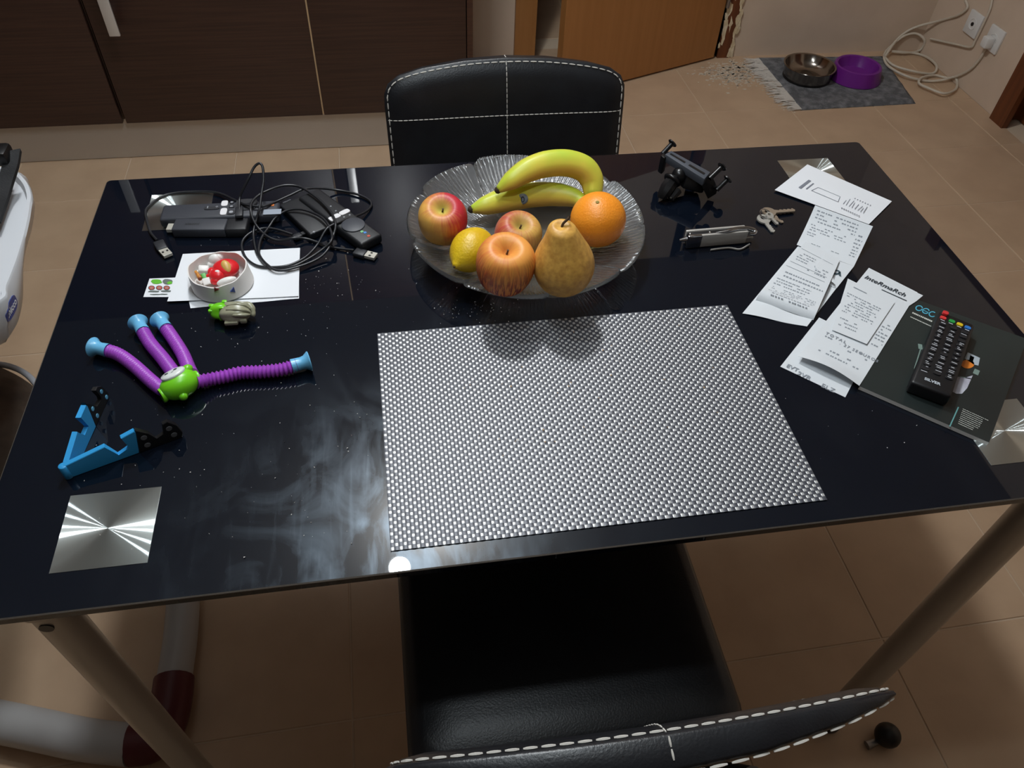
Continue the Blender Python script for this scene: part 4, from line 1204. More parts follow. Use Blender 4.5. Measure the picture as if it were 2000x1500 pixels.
# ================================================================== TV REMOTE on the booklet
RH = .0243
tq = [at(1836, 606, RH), at(1905, 634, RH), at(1859, 775, RH), at(1779, 745, RH)]
tvr = thing('remote_control', 'black television remote control with coloured keys on the dark booklet', 'remote', (sum(tq) / 4)[0:2].tolist() + [TZ + .0060])
MB().rslab(tq, RH - .0062, .0035, 3).build('case', mat('remote_black', (17, 17, 20), .42), tvr, smooth=50)
def rp(s, t, e=0.0):
    q_ = (tq[0] * (1 - s) + tq[1] * s) * (1 - t) + (tq[3] * (1 - s) + tq[2] * s) * t
    return V(q_[0], q_[1], q_[2] + e)
def key(s, t, ws, wt, e=.0014):
    return [rp(s - ws, t - wt, e), rp(s + ws, t - wt, e), rp(s + ws, t + wt, e), rp(s - ws, t + wt, e)]
def rkey(s, t, ws, wt, e=.0016):
    pts_ = []
    for k in range(12):
        a = 2 * pi * k / 12; ca, sa = cos(a), sin(a)
        pts_.append(rp(s + ws * math.copysign(abs(ca) ** .6, ca), t + wt * math.copysign(abs(sa) ** .6, sa), e))
    return MB().poly(pts_, (0, 0, -.003), bev=.0004)
m_key = mat('key_black', (26, 26, 30), .5)
rkey(.155, .035, .085, .022, .0040).build('power_key', mat('key_red', (206, 52, 54), .4), tvr)
for s, cl_, nm in ((.150, (214, 58, 58), 'red_key'), (.395, (40, 150, 70), 'green_key'), (.615, (222, 190, 30), 'yellow_key'), (.835, (44, 116, 196), 'blue_key')):
    rkey(s, .088 + .002, .088, .019).build(nm, mat(nm, cl_, .4), tvr)
lb = MB(); rr = random.Random(5)
for row in range(11):
    t = .165 + row * .0635
    for col_ in range(3):
        s = .20 + col_ * .30
        if row in (4, 5) and col_ == 1: ws = .105
        else: ws = .10
        rkey(s, t, ws, .019, .0012).build('key', m_key, tvr)
        k_ = rr.random()
        if k_ < .8:
            w_ = rr.uniform(.02, .075)
            lb.face(key(s, t - .002, w_, .0042, .0016))
        if rr.random() < .45:
            lb.face(key(s + rr.uniform(-.03, .03), t + .029, rr.uniform(.03, .08), .0036, .0004))
for s, t in ((.16, .12), (.39, .12), (.62, .12), (.84, .12)): lb.face(key(s, t, .06, .0045, .0004))
lb.build('key_print', mat('key_print', (186, 188, 194), .6), tvr)
br = MB(); a_, b_ = rp(.27, .925, .0003), rp(.80, .925, .0003)
br.text('SILVER', a_, b_ - a_, rp(.27, .88) - rp(.27, .925), np.linalg.norm(b_ - a_) / 3.9, bold=.0002)
br.build('lettering', mat('print_silver', (196, 204, 212), .4), tvr)
# ================================================================== ELECTRONICS, LEFT REAR
def bar(mb, a, b, wd, h0, h1, bev=.0015, seg_=2, wd2=None):
    """block on the table between two pixels (taken at its top), width wd, from height h0 to h1"""
    A, B = at(*a, h1), at(*b, h1); d = unit((B - A) * V(1, 1, 0)); n = V(-d[1], d[0], 0)
    w2 = wd if wd2 is None else wd2
    q = [A - n * wd / 2, B - n * w2 / 2, B + n * w2 / 2, A + n * wd / 2]
    for k in q: k[2] = TZ + h1
    return mb.rslab(q, h1 - h0, bev, seg_), A, B, d, n
def loc0(*px):
    p = sum(at(*q) for q in px) / len(px); return (p[0], p[1], TZ)
m_dev = mat('device_black', (24, 25, 29), .48)
m_dev2 = mat('device_grey', (52, 54, 61), .5)
m_dev3 = mat('device_dark', (33, 34, 39), .5)
m_btn = mat('button_black', (34, 35, 40), .5)
m_btw = mat('button_white', (222, 220, 222), .45)
m_ind = mat('icon_grey', (150, 152, 158), .5)
def quadm(c, d, n, L_, W_, z):
    return [c - d * L_ / 2 - n * W_ / 2 + V(0, 0, z), c + d * L_ / 2 - n * W_ / 2 + V(0, 0, z), c + d * L_ / 2 + n * W_ / 2 + V(0, 0, z), c - d * L_ / 2 + n * W_ / 2 + V(0, 0, z)]
def pill(c, d, n, L_, W_, z, th=.0012):
    pts_ = []
    for k in range(16):
        a = 2 * pi * k / 16; ca, sa = cos(a), sin(a)
        pts_.append(c + d * L_ / 2 * math.copysign(abs(ca) ** .55, ca) + n * W_ / 2 * math.copysign(abs(sa) ** .55, sa) + V(0, 0, z))
    return MB().poly(pts_, (0, 0, -th * 2), bev=.0003)
# remote lying over the corner square
r1t = thing('media_remote', 'slim black media remote with two white keys behind the HDMI stick', 'remote', loc0((312, 415), (543, 408)), 'slim black media remotes')
mb, A, B, d, n = bar(MB(), (314, 414), (545, 404), .036, .0006, .015, .004, 3)
mb.build('case', m_dev2, r1t, smooth=50)
def on(A, d, n, px, h):
    return at(*px, h)
for px, L_, W_ in (((439, 398), .009, .013), ((437, 414), .009, .016)):
    pill(at(*px, .015), d, n, L_, W_, .0012).build('white_key', m_btw, r1t)
for px, L_, W_ in (((453, 396), .006, .006), ((452.5, 404), .008, .006), ((451.5, 415), .011, .011)):
    k_ = pill(at(*px, .015), d, n, L_, W_, .0010).build('key', m_btn, r1t)
    MB().poly(pill(at(*px, .015), d, n, L_ * .5, W_ * .5, .0012).v[:16], (0, 0, -.0002)).build('key_icon', m_ind, k_)
rk = pill(at(414, 407, .015), d, n, .021, .007, .0010).build('key', m_btn, r1t)
ic = MB().face(quadm(at(406, 406, .015), d, n, .0012, .005, .0013)).face(quadm(at(424, 405, .015), d, n, .004, .0012, .0013)).face(quadm(at(424, 405, .015), d, n, .0012, .004, .0013))
ic.build('key_icon', m_ind, rk)
MB().poly(pill(at(481, 400, .015), d, n, .030, .027, .0009).v[:16], (0, 0, -.0015)).build('dial_pad', m_dev3, r1t)
MB().face(quadm(at(532, 414, .015), d, n, .024, .012, .0004)).build('grey_patch', mat('key_grey', (150, 158, 170), .4), r1t)  # flat pale grey patch near the end of the case
pill(at(532.5, 401, .015), d, n, .0045, .0045, .0008).build('orange_key', mat('key_orange', (214, 120, 60), .4), r1t)
# HDMI stick
st_ = thing('hdmi_stick', 'black HDMI stick with silver plug in front of the slim remote', 'hdmi stick', loc0((338, 450), (484, 450)), 'black HDMI sticks')
mb, A, B, d, n = bar(MB(), (338, 437), (442, 437), .026, .0004, .014, .0022, 3)
mb.build('body', m_dev2, st_, smooth=50)
mb, A2, B2, _, _ = bar(MB(), (441, 437), (483, 436), .0262, .0004, .0142, .0022, 3)
mb.build('end_cap', m_dev, st_, smooth=50)
mb, *_ = bar(MB(), (326, 442), (339, 442), .014, .004, .0095, .0006, 1)
mb.build('plug', mat('usb_metal', (212, 208, 196), .28, metal=.4), st_)
MB().text('xiaomi', at(361, 439, .0142), d, n, .0070, bold=.0001).build('lettering', mat('print_dark', (24, 25, 28), .6), st_)
# second stick and second remote
s2 = thing('hdmi_stick', 'black HDMI stick under the cable loops beside the slanted remote', 'hdmi stick', loc0((565, 400), (625, 450)), 'black HDMI sticks')
mb, A, B, d, n = bar(MB(), (566, 391), (627, 449), .034, .0004, .011, .0022, 3)
mb.build('body', m_dev, s2, smooth=50)
MB().text('xiaomi', at(553, 397, .0113), at(572, 389, .0113) - at(553, 397, .0113), at(549, 390, .0113) - at(553, 397, .0113), .0048).build('lettering', m_ind, s2)
pill(at(613, 453, .011), d, n, .003, .003, .0004).build('led', m_ind, s2)
r2t = thing('media_remote', 'slim black media remote lying slanted with a large round dial near its end', 'remote', loc0((600, 374), (725, 468)), 'slim black media remotes')
mb, A, B, d, n = bar(MB(), (602, 375), (726, 467), .036, .0008, .0155, .004, 3)
mb.build('case', m_dev, r2t, smooth=50)
for px, L_, W_ in (((673, 415), .009, .016), ((658, 422.5), .009, .010), ((648, 428.5), .010, .007)):
    pill(at(*px, .0155), d, n, L_, W_, .0012).build('white_key', m_btw, r2t)
MB().lathe([(0, .0020), (.0145, .0020), (.0158, .0014), (.016, -.002)], 32, at(690, 440, .0155)).build('dial_pad', mat('dial_grey', (58, 60, 67), .5), r2t, smooth=30)
for px, cl_, nm in (((707, 452.5), (120, 190, 130), 'green_icon'), ((713, 454.5), (70, 130, 200), 'blue_icon'), ((720, 461), (190, 80, 60), 'red_icon')):
    pill(at(*px, .0155), d, n, .0042, .0042, .0005).build(nm, mat(nm, cl_, .4), r2t)
ic = MB()
for px in ((646, 403), (656, 412), (672, 424), (683, 420)): ic.face(quadm(at(*px, .0155), d, n, .0022, .0022, .0003))
ic.build('key_icon', m_ind, r2t)
# cables
m_cab = mat('cable_black', (30, 31, 35), .36)
def c1(l, h):
    """points read at 4x zoom near the cables -> table points with heights"""
    return [at(250 + x * .265, 300 + y * .265, hh) for (x, y), hh in zip(l, h)]
def usb(par, a, b, c, wd=.014, th=.0065, h=.001):
    mb, A, B, d, n = bar(MB(), a, b, wd, h, h + th, .0016, 2); mb.build('plug_body', m_dev3, par, smooth=50)
    mb, A, B, d, n = bar(MB(), b, c, wd * .84, h + .0010, h + th - .0012, .0003, 1); sh = mb.build('plug_shell', mat('usb_metal', (212, 208, 196), .28, metal=.4), par)
    for sg in (-1, 1):
        MB().face(quadm((A + B) / 2 + n * sg * .003, d, n, .003, .0026, .0003)).build('shell_hole', m_black_pl, sh)
A_ = [(215, 640), (165, 580), (140, 500), (128, 430), (155, 385), (240, 320), (350, 290), (520, 280), (640, 285), (720, 310), (790, 345), (860, 375), (950, 390), (1010, 385), (1090, 355), (1200, 305), (1290, 265), (1400, 255), (1550, 270), (1690, 300), (1780, 345), (1790, 390), (1730, 440), (1600, 490), (1500, 530), (1450, 575), (1390, 680), (1300, 770), (1180, 825), (1050, 838), (950, 826), (880, 780), (845, 720), (840, 660), (870, 610), (930, 570), (1010, 550), (1100, 560), (1215, 597)]
hA = [.004, .003, .003, .003, .003, .003, .003, .003, .004, .006, .010, .019, .020, .019, .016, .016, .017, .012, .004, .003, .003, .003, .006, .016, .018, .016, .006, .004, .004, .004, .004, .003, .003, .003, .004, .005, .005, .005, .004]
ca_ = thing('usb_cable', 'black USB cable whose silver plug points to the sticker sheet', 'cable', loc0((300, 430), (700, 400)), 'tangled black USB cables')
MB().tube(catmull(c1(A_, hA), 6), .0018, 7).build('wire', m_cab, ca_, smooth=60)
usb(ca_, (308, 469), (317, 485), (330, 496) if False else (328, 497))
mb, *_ = bar(MB(), (573, 462), (588, 456), .009, .0015, .0065, .001, 2); mb.build('small_plug', m_dev3, ca_, smooth=50)
mb, *_ = bar(MB(), (588, 456), (600, 451.5), .0065, .0025, .0050, .0004, 1); mb.build('small_plug_shell', m_dev, ca_)
B_ = [(820, 440), (820, 370), (825, 320), (850, 260), (890, 180), (930, 100), (970, 72), (993, 105), (998, 200), (985, 290), (970, 400), (945, 490), (925, 580), (935, 680), (960, 750), (1015, 815), (1090, 850), (1220, 830), (1340, 770), (1440, 700), (1500, 640), (1495, 570), (1450, 490), (1370, 440), (1270, 410), (1170, 420), (1090, 470), (1040, 540), (985, 620), (965, 690), (970, 750), (1025, 818), (1110, 862), (1260, 832), (1400, 775), (1478, 700), (1515, 600), (1530, 520), (1500, 440), (1420, 350), (1330, 280), (1250, 240), (1150, 235), (1050, 265), (960, 310), (910, 365), (905, 420), (925, 490), (970, 560), (1040, 618), (1120, 640), (1215, 622), (1310, 627), (1400, 655), (1480, 685), (1580, 703), (1665, 712)]
hB_ = [.019, .022, .026, .036, .048, .058, .062, .058, .046, .036, .026, .014, .006, .004, .004, .004, .003, .007, .008, .012, .018, .018, .018, .016, .016, .014, .010, .006, .006, .006, .006, .007, .006, .006, .008, .012, .014, .020, .020, .020, .020, .020, .022, .024, .024, .024, .023, .016, .008, .006, .005, .009, .005, .003, .003, .003, .004]
cb_ = thing('usb_cable', 'black USB cable arching up behind the table edge, silver plug near the slanted remote', 'cable', loc0((520, 430), (600, 500)), 'tangled black USB cables')
MB().tube(catmull(c1(B_, hB_), 6), .0018, 7).build('wire', m_cab, cb_, smooth=60)
usb(cb_, (692, 488), (714, 494), (734, 499))
mb, *_ = bar(MB(), (466, 421), (467, 403), .010, .0165, .0215, .001, 2); mb.build('small_plug', m_dev3, cb_, smooth=50)

# ================================================================== DISH OF TOY PIECES
dc = at(424, 525, .026); db = V(dc[0] + .0025, dc[1] - .001, TZ + .0042)
dish = thing('toy_dish', 'round white paper dish with small triangles, full of toy pieces', 'dish', tuple(db))
nd = 56; loops = []
for r, z, wob in ((.0375, 0, 0), (.0372, .004, 0), (.0362, .0155, .3), (.0356, .0225, 1), (.0342, .0225, 1), (.0350, .006, .2), (.0352, .0012, 0)):
    l = []
    for k in range(nd):
        a = 2 * pi * k / nd; f = z / .0225
        rw = r + .0006 * wob * sin(3 * a + .4) + .0003 * wob * sin(7 * a)
        l.append(db + V(rw * cos(a) - .0025 * f, rw * sin(a) + .001 * f, z + (.0012 * sin(2 * a + 1) + .0006 * sin(9 * a)) * wob * (1 if z > .01 else 0)))
    loops.append(l)
ds = MB().loft(loops).build('shell', mat('dish_white', (226, 222, 218), .6), dish, smooth=50)
def cyl_hit(u, v, c, r):
    d = ray(u, v); lo, hi = .3, 2.5
    for _ in range(60):
        m = (lo + hi) / 2; p = CP + d * m
        if p[1] < c[1] - .08: lo = m; continue
        if hypot(p[0] - c[0], p[1] - c[1]) < r or p[2] < TZ: hi = m
        else: lo = m
    return CP + d * lo
for px, cl_, nm in ((((418, 562), (419, 570), (428, 566)), (112, 26, 32), 'red_triangle'), (((457, 561), (450, 570), (460, 571)), (66, 82, 148), 'blue_triangle')):
    P3 = [cyl_hit(u, v, db - V(.001, 0, 0), .0374) for u, v in px]
    MB().poly(P3, unit((sum(P3) / 3 - db) * V(1, 1, 0)) * -.0012).build(nm, mat(nm, cl_, .6), ds)
def toybit(name, lab, m, fn, grp=None):
    mb = fn(MB()); c = np.mean(np.array(mb.v), axis=0)
    return mb.build(name, m, smooth=50, label=lab, cat='toy piece', group='toy pieces in the paper dish', origin=(c[0], c[1], min(p[2] for p in mb.v)))
m_red = mat('toy_red', (214, 32, 40), .32); m_twh = mat('toy_white', (232, 230, 226), .4)
zb = .0062
def redf(mb):
    mb.ball(at(441, 524, .017), (.0165, .0155, .0095), 24, 16)
    mb.ball(at(425, 537, .016), (.0105, .010, .0075), 20, 12)
    mb.ball(at(414, 531, .0155), (.0055, .0075, .005), 14, 10)
    mb.ball(at(411, 540, .014), (.0065, .004, .004), 14, 10)
    mb.ball(at(421, 549, .0125), (.0065, .005, .005), 14, 10)
    return mb
rt = toybit('toy_piece', 'largest red plastic toy piece in the paper dish', m_red, redf)
MB().ball(at(442, 521, .0235), (.0058, .0095, .0040), 16, 10, basis((.1, -.5, .9), (1, .5, 0))).build('tan_patch', mat('toy_tan', (206, 164, 88), .4), rt, smooth=180)
MB().ball(at(424, 530, .0225), (.0032, .0022, .0014), 12, 8).build('white_patch', m_twh, rt, smooth=180)
toybit('toy_piece', 'white lumpy toy piece at the rear wall of the paper dish', m_twh, lambda mb: mb.ball(at(421, 507, .016), (.009, .008, .0085), 16, 10).ball(at(427, 503, .018), (.0065, .006, .006), 14, 10).ball(at(416, 516, .012), (.008, .006, .005), 14, 10))
toybit('toy_piece', 'white blocky toy piece leaning inside the paper dish', m_twh, lambda mb: mb.rbox(at(398, 527, .0125), (.013, .010, .009), .002, M=basis((.2, -.3, .9))).rbox(at(390, 532, .010), (.010, .008, .006), .002))
toybit('toy_piece', 'small orange and brown stick in the paper dish', mat('toy_orange', (206, 140, 50), .45, col2=(120, 44, 30), nscale=(160, 160, 160)), lambda mb: mb.tube([at(382, 530, .017), at(387, 537, .016), at(392, 545, .014)], [.0018, .0026, .0032], 8))
toybit('toy_piece', 'small green block in the paper dish beside the red piece', mat('toy_green', (84, 172, 78), .45), lambda mb: mb.rbox(at(399, 540, .0150), (.006, .0085, .004), .001, M=basis((.2, -.4, .9), (1, .5, 0))))
tw = toybit('toy_piece', 'white tile with green and red marks at the near wall of the paper dish', m_twh, lambda mb: mb.rbox(at(405, 549, .0125), (.011, .009, .003), .0008, M=basis((.1, -.5, .85), (1, .3, 0))))
toybit('toy_piece', 'white rounded toy piece along the near rim of the paper dish', m_twh, lambda mb: mb.ball(at(443, 549, .0165), (.0125, .0050, .0048), 18, 10, basis((0, -.2, 1), (1, .32, 0))))

# ================================================================== LITTLE GREEN AND KHAKI TOY
gt = thing('toy_beetle', 'small khaki and bright green plastic toy in front of the papers', 'toy', loc0((447, 625), (447, 615)))
m_kh = mat('toy_khaki', (150, 148, 124), .28); m_lime = mat('toy_lime', (112, 204, 28), .35)
kc = at(459, 612, .013)
def khf(s, t):
    a = 2 * pi * s; b = pi * t
    rr_ = 1 + .06 * sin(6 * a) * sin(b)
    return kc + V(.0185 * cos(b), .0125 * sin(b) * cos(a) * rr_, .0115 * sin(b) * sin(a) * rr_)
MB().grid(36, 16, khf).build('shell', m_kh, gt, smooth=60)
for dy, dz, w_ in ((-.005, .0105, .0018), (.0035, .0118, .0016), (-.0105, .006, .0020), (.010, .008, .002)):
    MB().tube([kc + V(-.008, dy * .7, dz * .95), kc + V(.003, dy, dz), kc + V(.014, dy * .9, dz * .72), kc + V(.0185, dy * .6, dz * .3)], [.0008, w_, w_ * 1.2, .0007], 8).build('rib', m_kh, gt, smooth=60)
for x, y, z, sx_, sy_, sz_ in ((-.004, -.0118, -.004, .016, .006, .005), (-.006, .0118, .004, .013, .006, .006), (.010, -.0105, -.003, .008, .006, .006)):
    MB().rbox(kc + V(x, y, z), (sx_, sy_, sz_), .0016).build('flange', m_kh, gt, smooth=45)
MB().tube(catmull([kc + V(.006, .0105, .003), kc + V(.016, .0095, .003), kc + V(.0205, .003, -.001), kc + V(.0200, -.002, -.006)], 4), [.004] * 4 + [.0042] * 4 + [.003] * 4 + [.001], 8).build('beak', m_kh, gt, smooth=60)
gc = at(431, 607, .011)
def gnf(s, t):
    a = 2 * pi * s; b = pi * t
    rr_ = 1 + .10 * sin(4 * a + .5) * sin(b)
    return gc + V(-.0125 * cos(b) * (1 if b < pi / 2 else .85), .0105 * sin(b) ** .7 * cos(a) * rr_, .0100 * sin(b) ** .7 * sin(a) * rr_)
MB().grid(30, 12, gnf).build('head', m_lime, gt, smooth=45)
for x, y, z in ((-.010, -.004, .004), (-.010, .004, .005), (.002, -.0105, -.003), (.005, .0085, .006), (.004, -.006, .009)):
    MB().rbox(gc + V(x, y, z), (.006, .0045, .0045), .0012).build('knob', m_lime, gt, smooth=45)

# ================================================================== POP-TUBE TOY
pt = thing('pop_tube_toy', 'green toy body with four purple tube legs and pale blue suction cups', 'toy', loc0((350, 765), (350, 760)))
m_pur = mat('tube_purple', (162, 74, 190), .34, spec=.5); m_cup = mat('cup_blue', (110, 184, 226), .3); m_grn = mat('body_green', (118, 206, 34), .3)
bc = at(351, 751, .0162)
bx = unit((at(386, 733, .02) - at(316, 768, .02)) * V(1, 1, 0)); by = V(-bx[1], bx[0], 0)
MBd = np.array([bx, by, V(0, 0, 1)]).T
bo = MB().ball(bc, (.0215, .0158, .0155), 30, 20, MBd).build('body', m_grn, pt, smooth=180)
fn_ = unit(by * .40 + V(0, 0, .92) + bx * -.05); fc_ = bc + MBd @ (V(-.001, .44 * .0158, .86 * .0155))
Mf = np.array([unit(bx - fn_ * (bx @ fn_)), np.cross(fn_, unit(bx - fn_ * (bx @ fn_))), fn_]).T
fo = MB().lathe([(0, .0022), (.0085, .0019), (.0150, .0006), (.0158, -.001), (.0150, -.003)], 36).v
fm_ = MB(); fl_ = MB().lathe([(0.0001, .0022), (.0085, .0019), (.0150, .0006), (.0158, -.001), (.0150, -.003)], 36)
fm_.add([fc_ + Mf @ (V(*p) * V(.86, .66, .9)) for p in fl_.v], fl_.f)
face_ = fm_.build('face_panel', mat('panel_white', (222, 226, 222), .3), pt, smooth=60)
em = MB()
for x0 in (.0044, -.0058):
    c_ = fc_ + Mf @ V(x0, .001, .0024)
    em.face([c_ + Mf @ V(.0022 * cos(2 * pi * k / 14), .0015 * sin(2 * pi * k / 14), -abs(x0) * .05) for k in range(14)])
em.face([fc_ + Mf @ V(x, y, .0024) for x, y in ((-.0015, -.003), (.0015, -.003), (.0012, -.0022), (-.0012, -.0022))])
em.build('eye_print', mat('eye_dark', (52, 58, 60), .4), face_)
MB().ball(bc + MBd @ V(-.0040, -.0146, -.0035), .0050, 14, 10).build('foot_knob', m_grn, pt, smooth=180)
MB().ball(bc + MBd @ V(.0150, .0085, .0075), (.0062, .005, .005), 14, 10, MBd).build('ear', m_grn, pt, smooth=180)
for sx_ in (-1, 1):
    MB().lathe([(.0072, -.003), (.0086, 0), (.0080, .002), (.0065, .002)], 20, bc + bx * sx_ * .0202 + V(0, 0, -.003), basis(bx * sx_)).build('socket_ring', m_grn, pt, smooth=60)
def ptube(px, hs, cupdir_px, stretched):
    P = catmull([at(u, v, h) for (u, v), h in zip(px, hs)], 10)
    acc = [0]
    for i in range(1, len(P)): acc.append(acc[-1] + np.linalg.norm(P[i] - P[i - 1]))
    Lh = acc[-1]; pitch = .0046 if stretched else .0034
    n_ = int(Lh / pitch * 6); Q = []; R = []
    for i in range(n_ + 1):
        s = Lh * i / n_; k = min(max(np.searchsorted(acc, s) - 1, 0), len(P) - 2)
        Q.append(P[k] + (P[k + 1] - P[k]) * ((s - acc[k]) / max(1e-9, acc[k + 1] - acc[k])))
        ph = (s / pitch) % 1.0
        tri = abs(2 * ph - 1)
        R.append((.0060 + .0022 * tri) if stretched else (.0068 + .0011 * tri))
    tb = MB().tube(Q, R, 14).build('tube_leg', m_pur, pt, smooth=60 if not stretched else 28)
    e = Q[-1]; dr_ = unit(Q[-1] - Q[-5]); dr_ = unit(V(dr_[0], dr_[1], 0))
    Mc = basis(dr_); 
    cz = e[2] - TZ
    cu_ = MB().lathe([(.0080, -.006), (.0076, .0), (.0072, .005), (.0080, .009), (.0102, .0120), (.0116, .0138), (.0112, .0148), (.008, .0130), (.0001, .0125)], 28, V(e[0], e[1], TZ + .0118 if cz < .0118 else e[2]), Mc)
    cu_.build('suction_cup', m_cup, tb, smooth=50)
ptube([(322, 762), (312, 757), (293, 742), (262, 714), (231, 692), (203, 683)], [.013, .011, .0100, .0098, .0100, .0115], None, False)
ptube([(346, 738), (338, 727), (318, 700), (293, 670), (277, 643)], [.016, .012, .0100, .0100, .0115], None, False)
ptube([(375, 732), (370, 723), (357, 692), (338, 661), (321, 637)], [.016, .012, .0100, .0100, .0115], None, False)
ptube([(384, 746), (410, 741), (440, 735), (472, 728), (514, 726), (553, 721), (580, 712)], [.014, .0100, .0095, .0095, .0095, .0105, .012], None, True)

# ================================================================== BLUE PHONE STAND
ps = thing('phone_stand', 'folding blue and black phone stand opened in a V on the table', 'phone stand', loc0((165, 905), (165, 900)))
m_blue = mat('stand_blue', (48, 152, 214), .38); m_stb = mat('stand_black', (17, 17, 19), .42)
ra, rb_ = at(138, 934), at(272, 885)
rn = unit(V(-(rb_ - ra)[1], (rb_ - ra)[0], 0))
def arm(px, A, B, off, bevel=.0006):
    P = [onv(u, v, A, B) for u, v in px]
    for p in P: p[2] = max(p[2], TZ + .0002)
    return MB().poly(P, off, bev=bevel)
arm([(124, 912), (205, 873), (232, 890), (252, 876), (249, 870), (236, 857), (262, 843), (265, 846), (272, 885), (138, 934)], ra, rb_, rn * .0052).build('front_arm', m_blue, ps, smooth=30)
bk2 = arm([(264, 841), (290, 847), (306, 858), (320, 848), (318, 838), (317, 830), (327, 824), (345, 831), (357, 845), (360, 861), (338, 876), (273, 885)], ra, rb_, rn * .0046).build('front_tip', m_stb, ps, smooth=30)
m_dot = mat('rivet_grey', (96, 98, 102), .4); m_dotb = mat('rivet_blue', (90, 160, 196), .4)
for u, v in ((281, 855), (288, 869), (330, 837), (340, 849)):
    p = onv(u, v, ra, rb_); MB().lathe([(0, .0006), (.0030, .0006), (.0032, -.0005)], 14, p, basis(-rn)).build('rivet', m_dot, bk2)
la, lb_ = at(160, 894), at(188, 833)
ln = unit(V((lb_ - la)[1], -(lb_ - la)[0], 0))   # towards +x
arm([(133, 903), (151, 843), (166, 851), (174, 832), (157, 816), (168, 791), (171, 792), (188, 833), (160, 894), (141, 932)], la, lb_, -ln * .0052).build('rear_arm', m_blue, ps, smooth=30)
bk3 = arm([(167, 787), (190, 795), (199, 780), (197, 774), (186, 763), (190, 756), (198, 754), (212, 767), (216, 780), (205, 803), (188, 833)], la, lb_, -ln * .0046).build('rear_tip', m_stb, ps, smooth=30)
for u, v in ((198, 765), (208, 775.5), (181, 798.5), (190, 812)):
    p = onv(u, v, la, lb_); MB().lathe([(0, .0006), (.0024, .0006), (.0026, -.0005)], 14, p, basis(ln)).build('rivet', m_dotb, bk3)
MB().lathe([(0.0001, .0), (.0036, .0), (.0042, .0006), (.0042, .0180), (.0036, .0186), (.0001, .0186)], 18, tuple(onv(131, 934, ra, rb_) * V(1, 1, 0) + V(0.001, .003, TZ + .0002))).build('hinge', m_blue, ps, smooth=50)

# ================================================================== CAR PHONE HOLDER
ph = thing('phone_holder', 'black car phone holder with peg clamps at the rear table edge', 'phone holder', loc0((1345, 370), (1345, 360)))
m_hol = mat('holder_black', (15, 15, 17), .3); m_hog = mat('holder_grey', (70, 74, 82), .45)
HB_ = .046
bq_ = [at(1299, 301, HB_ + .004), at(1311, 294, HB_ + .004), at(1388, 336, HB_ - .002), at(1376, 350, HB_ - .002)]
MB().rslab(bq_, .012, .001, 2).build('bar', m_hog, ph, smooth=40)
def hp(s, t, e=0): 
    q_ = (bq_[0] * (1 - s) + bq_[3] * s) * (1 - t) + (bq_[1] * (1 - s) + bq_[2] * s) * t; return q_ + V(0, 0, e)
for s0, s1 in ((.06, .44), (.54, .93)):
    MB().poly([hp(s0, .36, .0004), hp(s1, .36, .0004), hp(s1, .58, .0004), hp(s0, .58, .0004)], (0, 0, -.0006)).build('slot', m_black_pl, ph)
def peg(a, ha, b, hb, r=.0036):
    A, B = at(*a, ha), at(*b, hb); d_ = unit(B - A)
    o_ = MB().tube([A, B], r, 12).build('peg', m_hol, ph, smooth=60)
    MB().lathe([(.0001, -.002), (.006, -.0015), (.0076, .0), (.0070, .0018), (.0001, .0024)], 20, B, basis(d_)).build('peg_head', m_hol, o_, smooth=60)
peg((1294, 300), .044, (1313, 280), .056)
peg((1386, 349), .042, (1410, 326), .054)
peg((1400, 371), .016, (1421, 350), .030)
MB().rslab([at(1290, 303, .047), at(1297, 297, .047), at(1305, 303, .047), at(1298, 309, .047)], .028, .002).build('end_jaw', m_hol, ph, smooth=40)
jw = MB().poly([at(1374, 351, .040), at(1391, 342, .040), at(1402, 366, .018), at(1386, 376, .012)], (0, 0, -.011), bev=.001).build('end_jaw', m_hol, ph, smooth=40)
MB().rbox(at(1355, 352, .022), (.036, .022, .028), .004, M=basis((.3, .25, .9))).build('gear_box', m_hol, ph, smooth=40)
MB().ball(at(1327, 342, .030), .0115, 20, 14).build('ball_joint', m_hol, ph, smooth=180)
cdr = unit(at(1290, 390, .006) - at(1327, 342, .030))
MB().lathe([(.0085, -.004), (.0125, -.003), (.0140, .0), (.0125, .003), (.0085, .004)], 24, at(1313, 352, .024), basis(cdr)).build('collar', m_hol, ph, smooth=60)
MB().tube([at(1311, 356, .022), at(1303, 367, .018), at(1294, 382, .010), at(1291, 388, .006)], [.0105, .0110, .0085, .006], 8).build('clip', m_hol, ph, smooth=30)
MB().tube([at(1322, 372, .012), at(1310, 388, .006)], [.008, .005], 8).build('clip', m_hol, ph, smooth=30)
MB().rbox(at(1314, 382, .009), (.012, .007, .004), .001, M=basis((.1, -.4, .9), (1, .5, 0))).build('clip_plate', mat('clip_steel', (150, 146, 136), .3, metal=.6), ph, smooth=40)

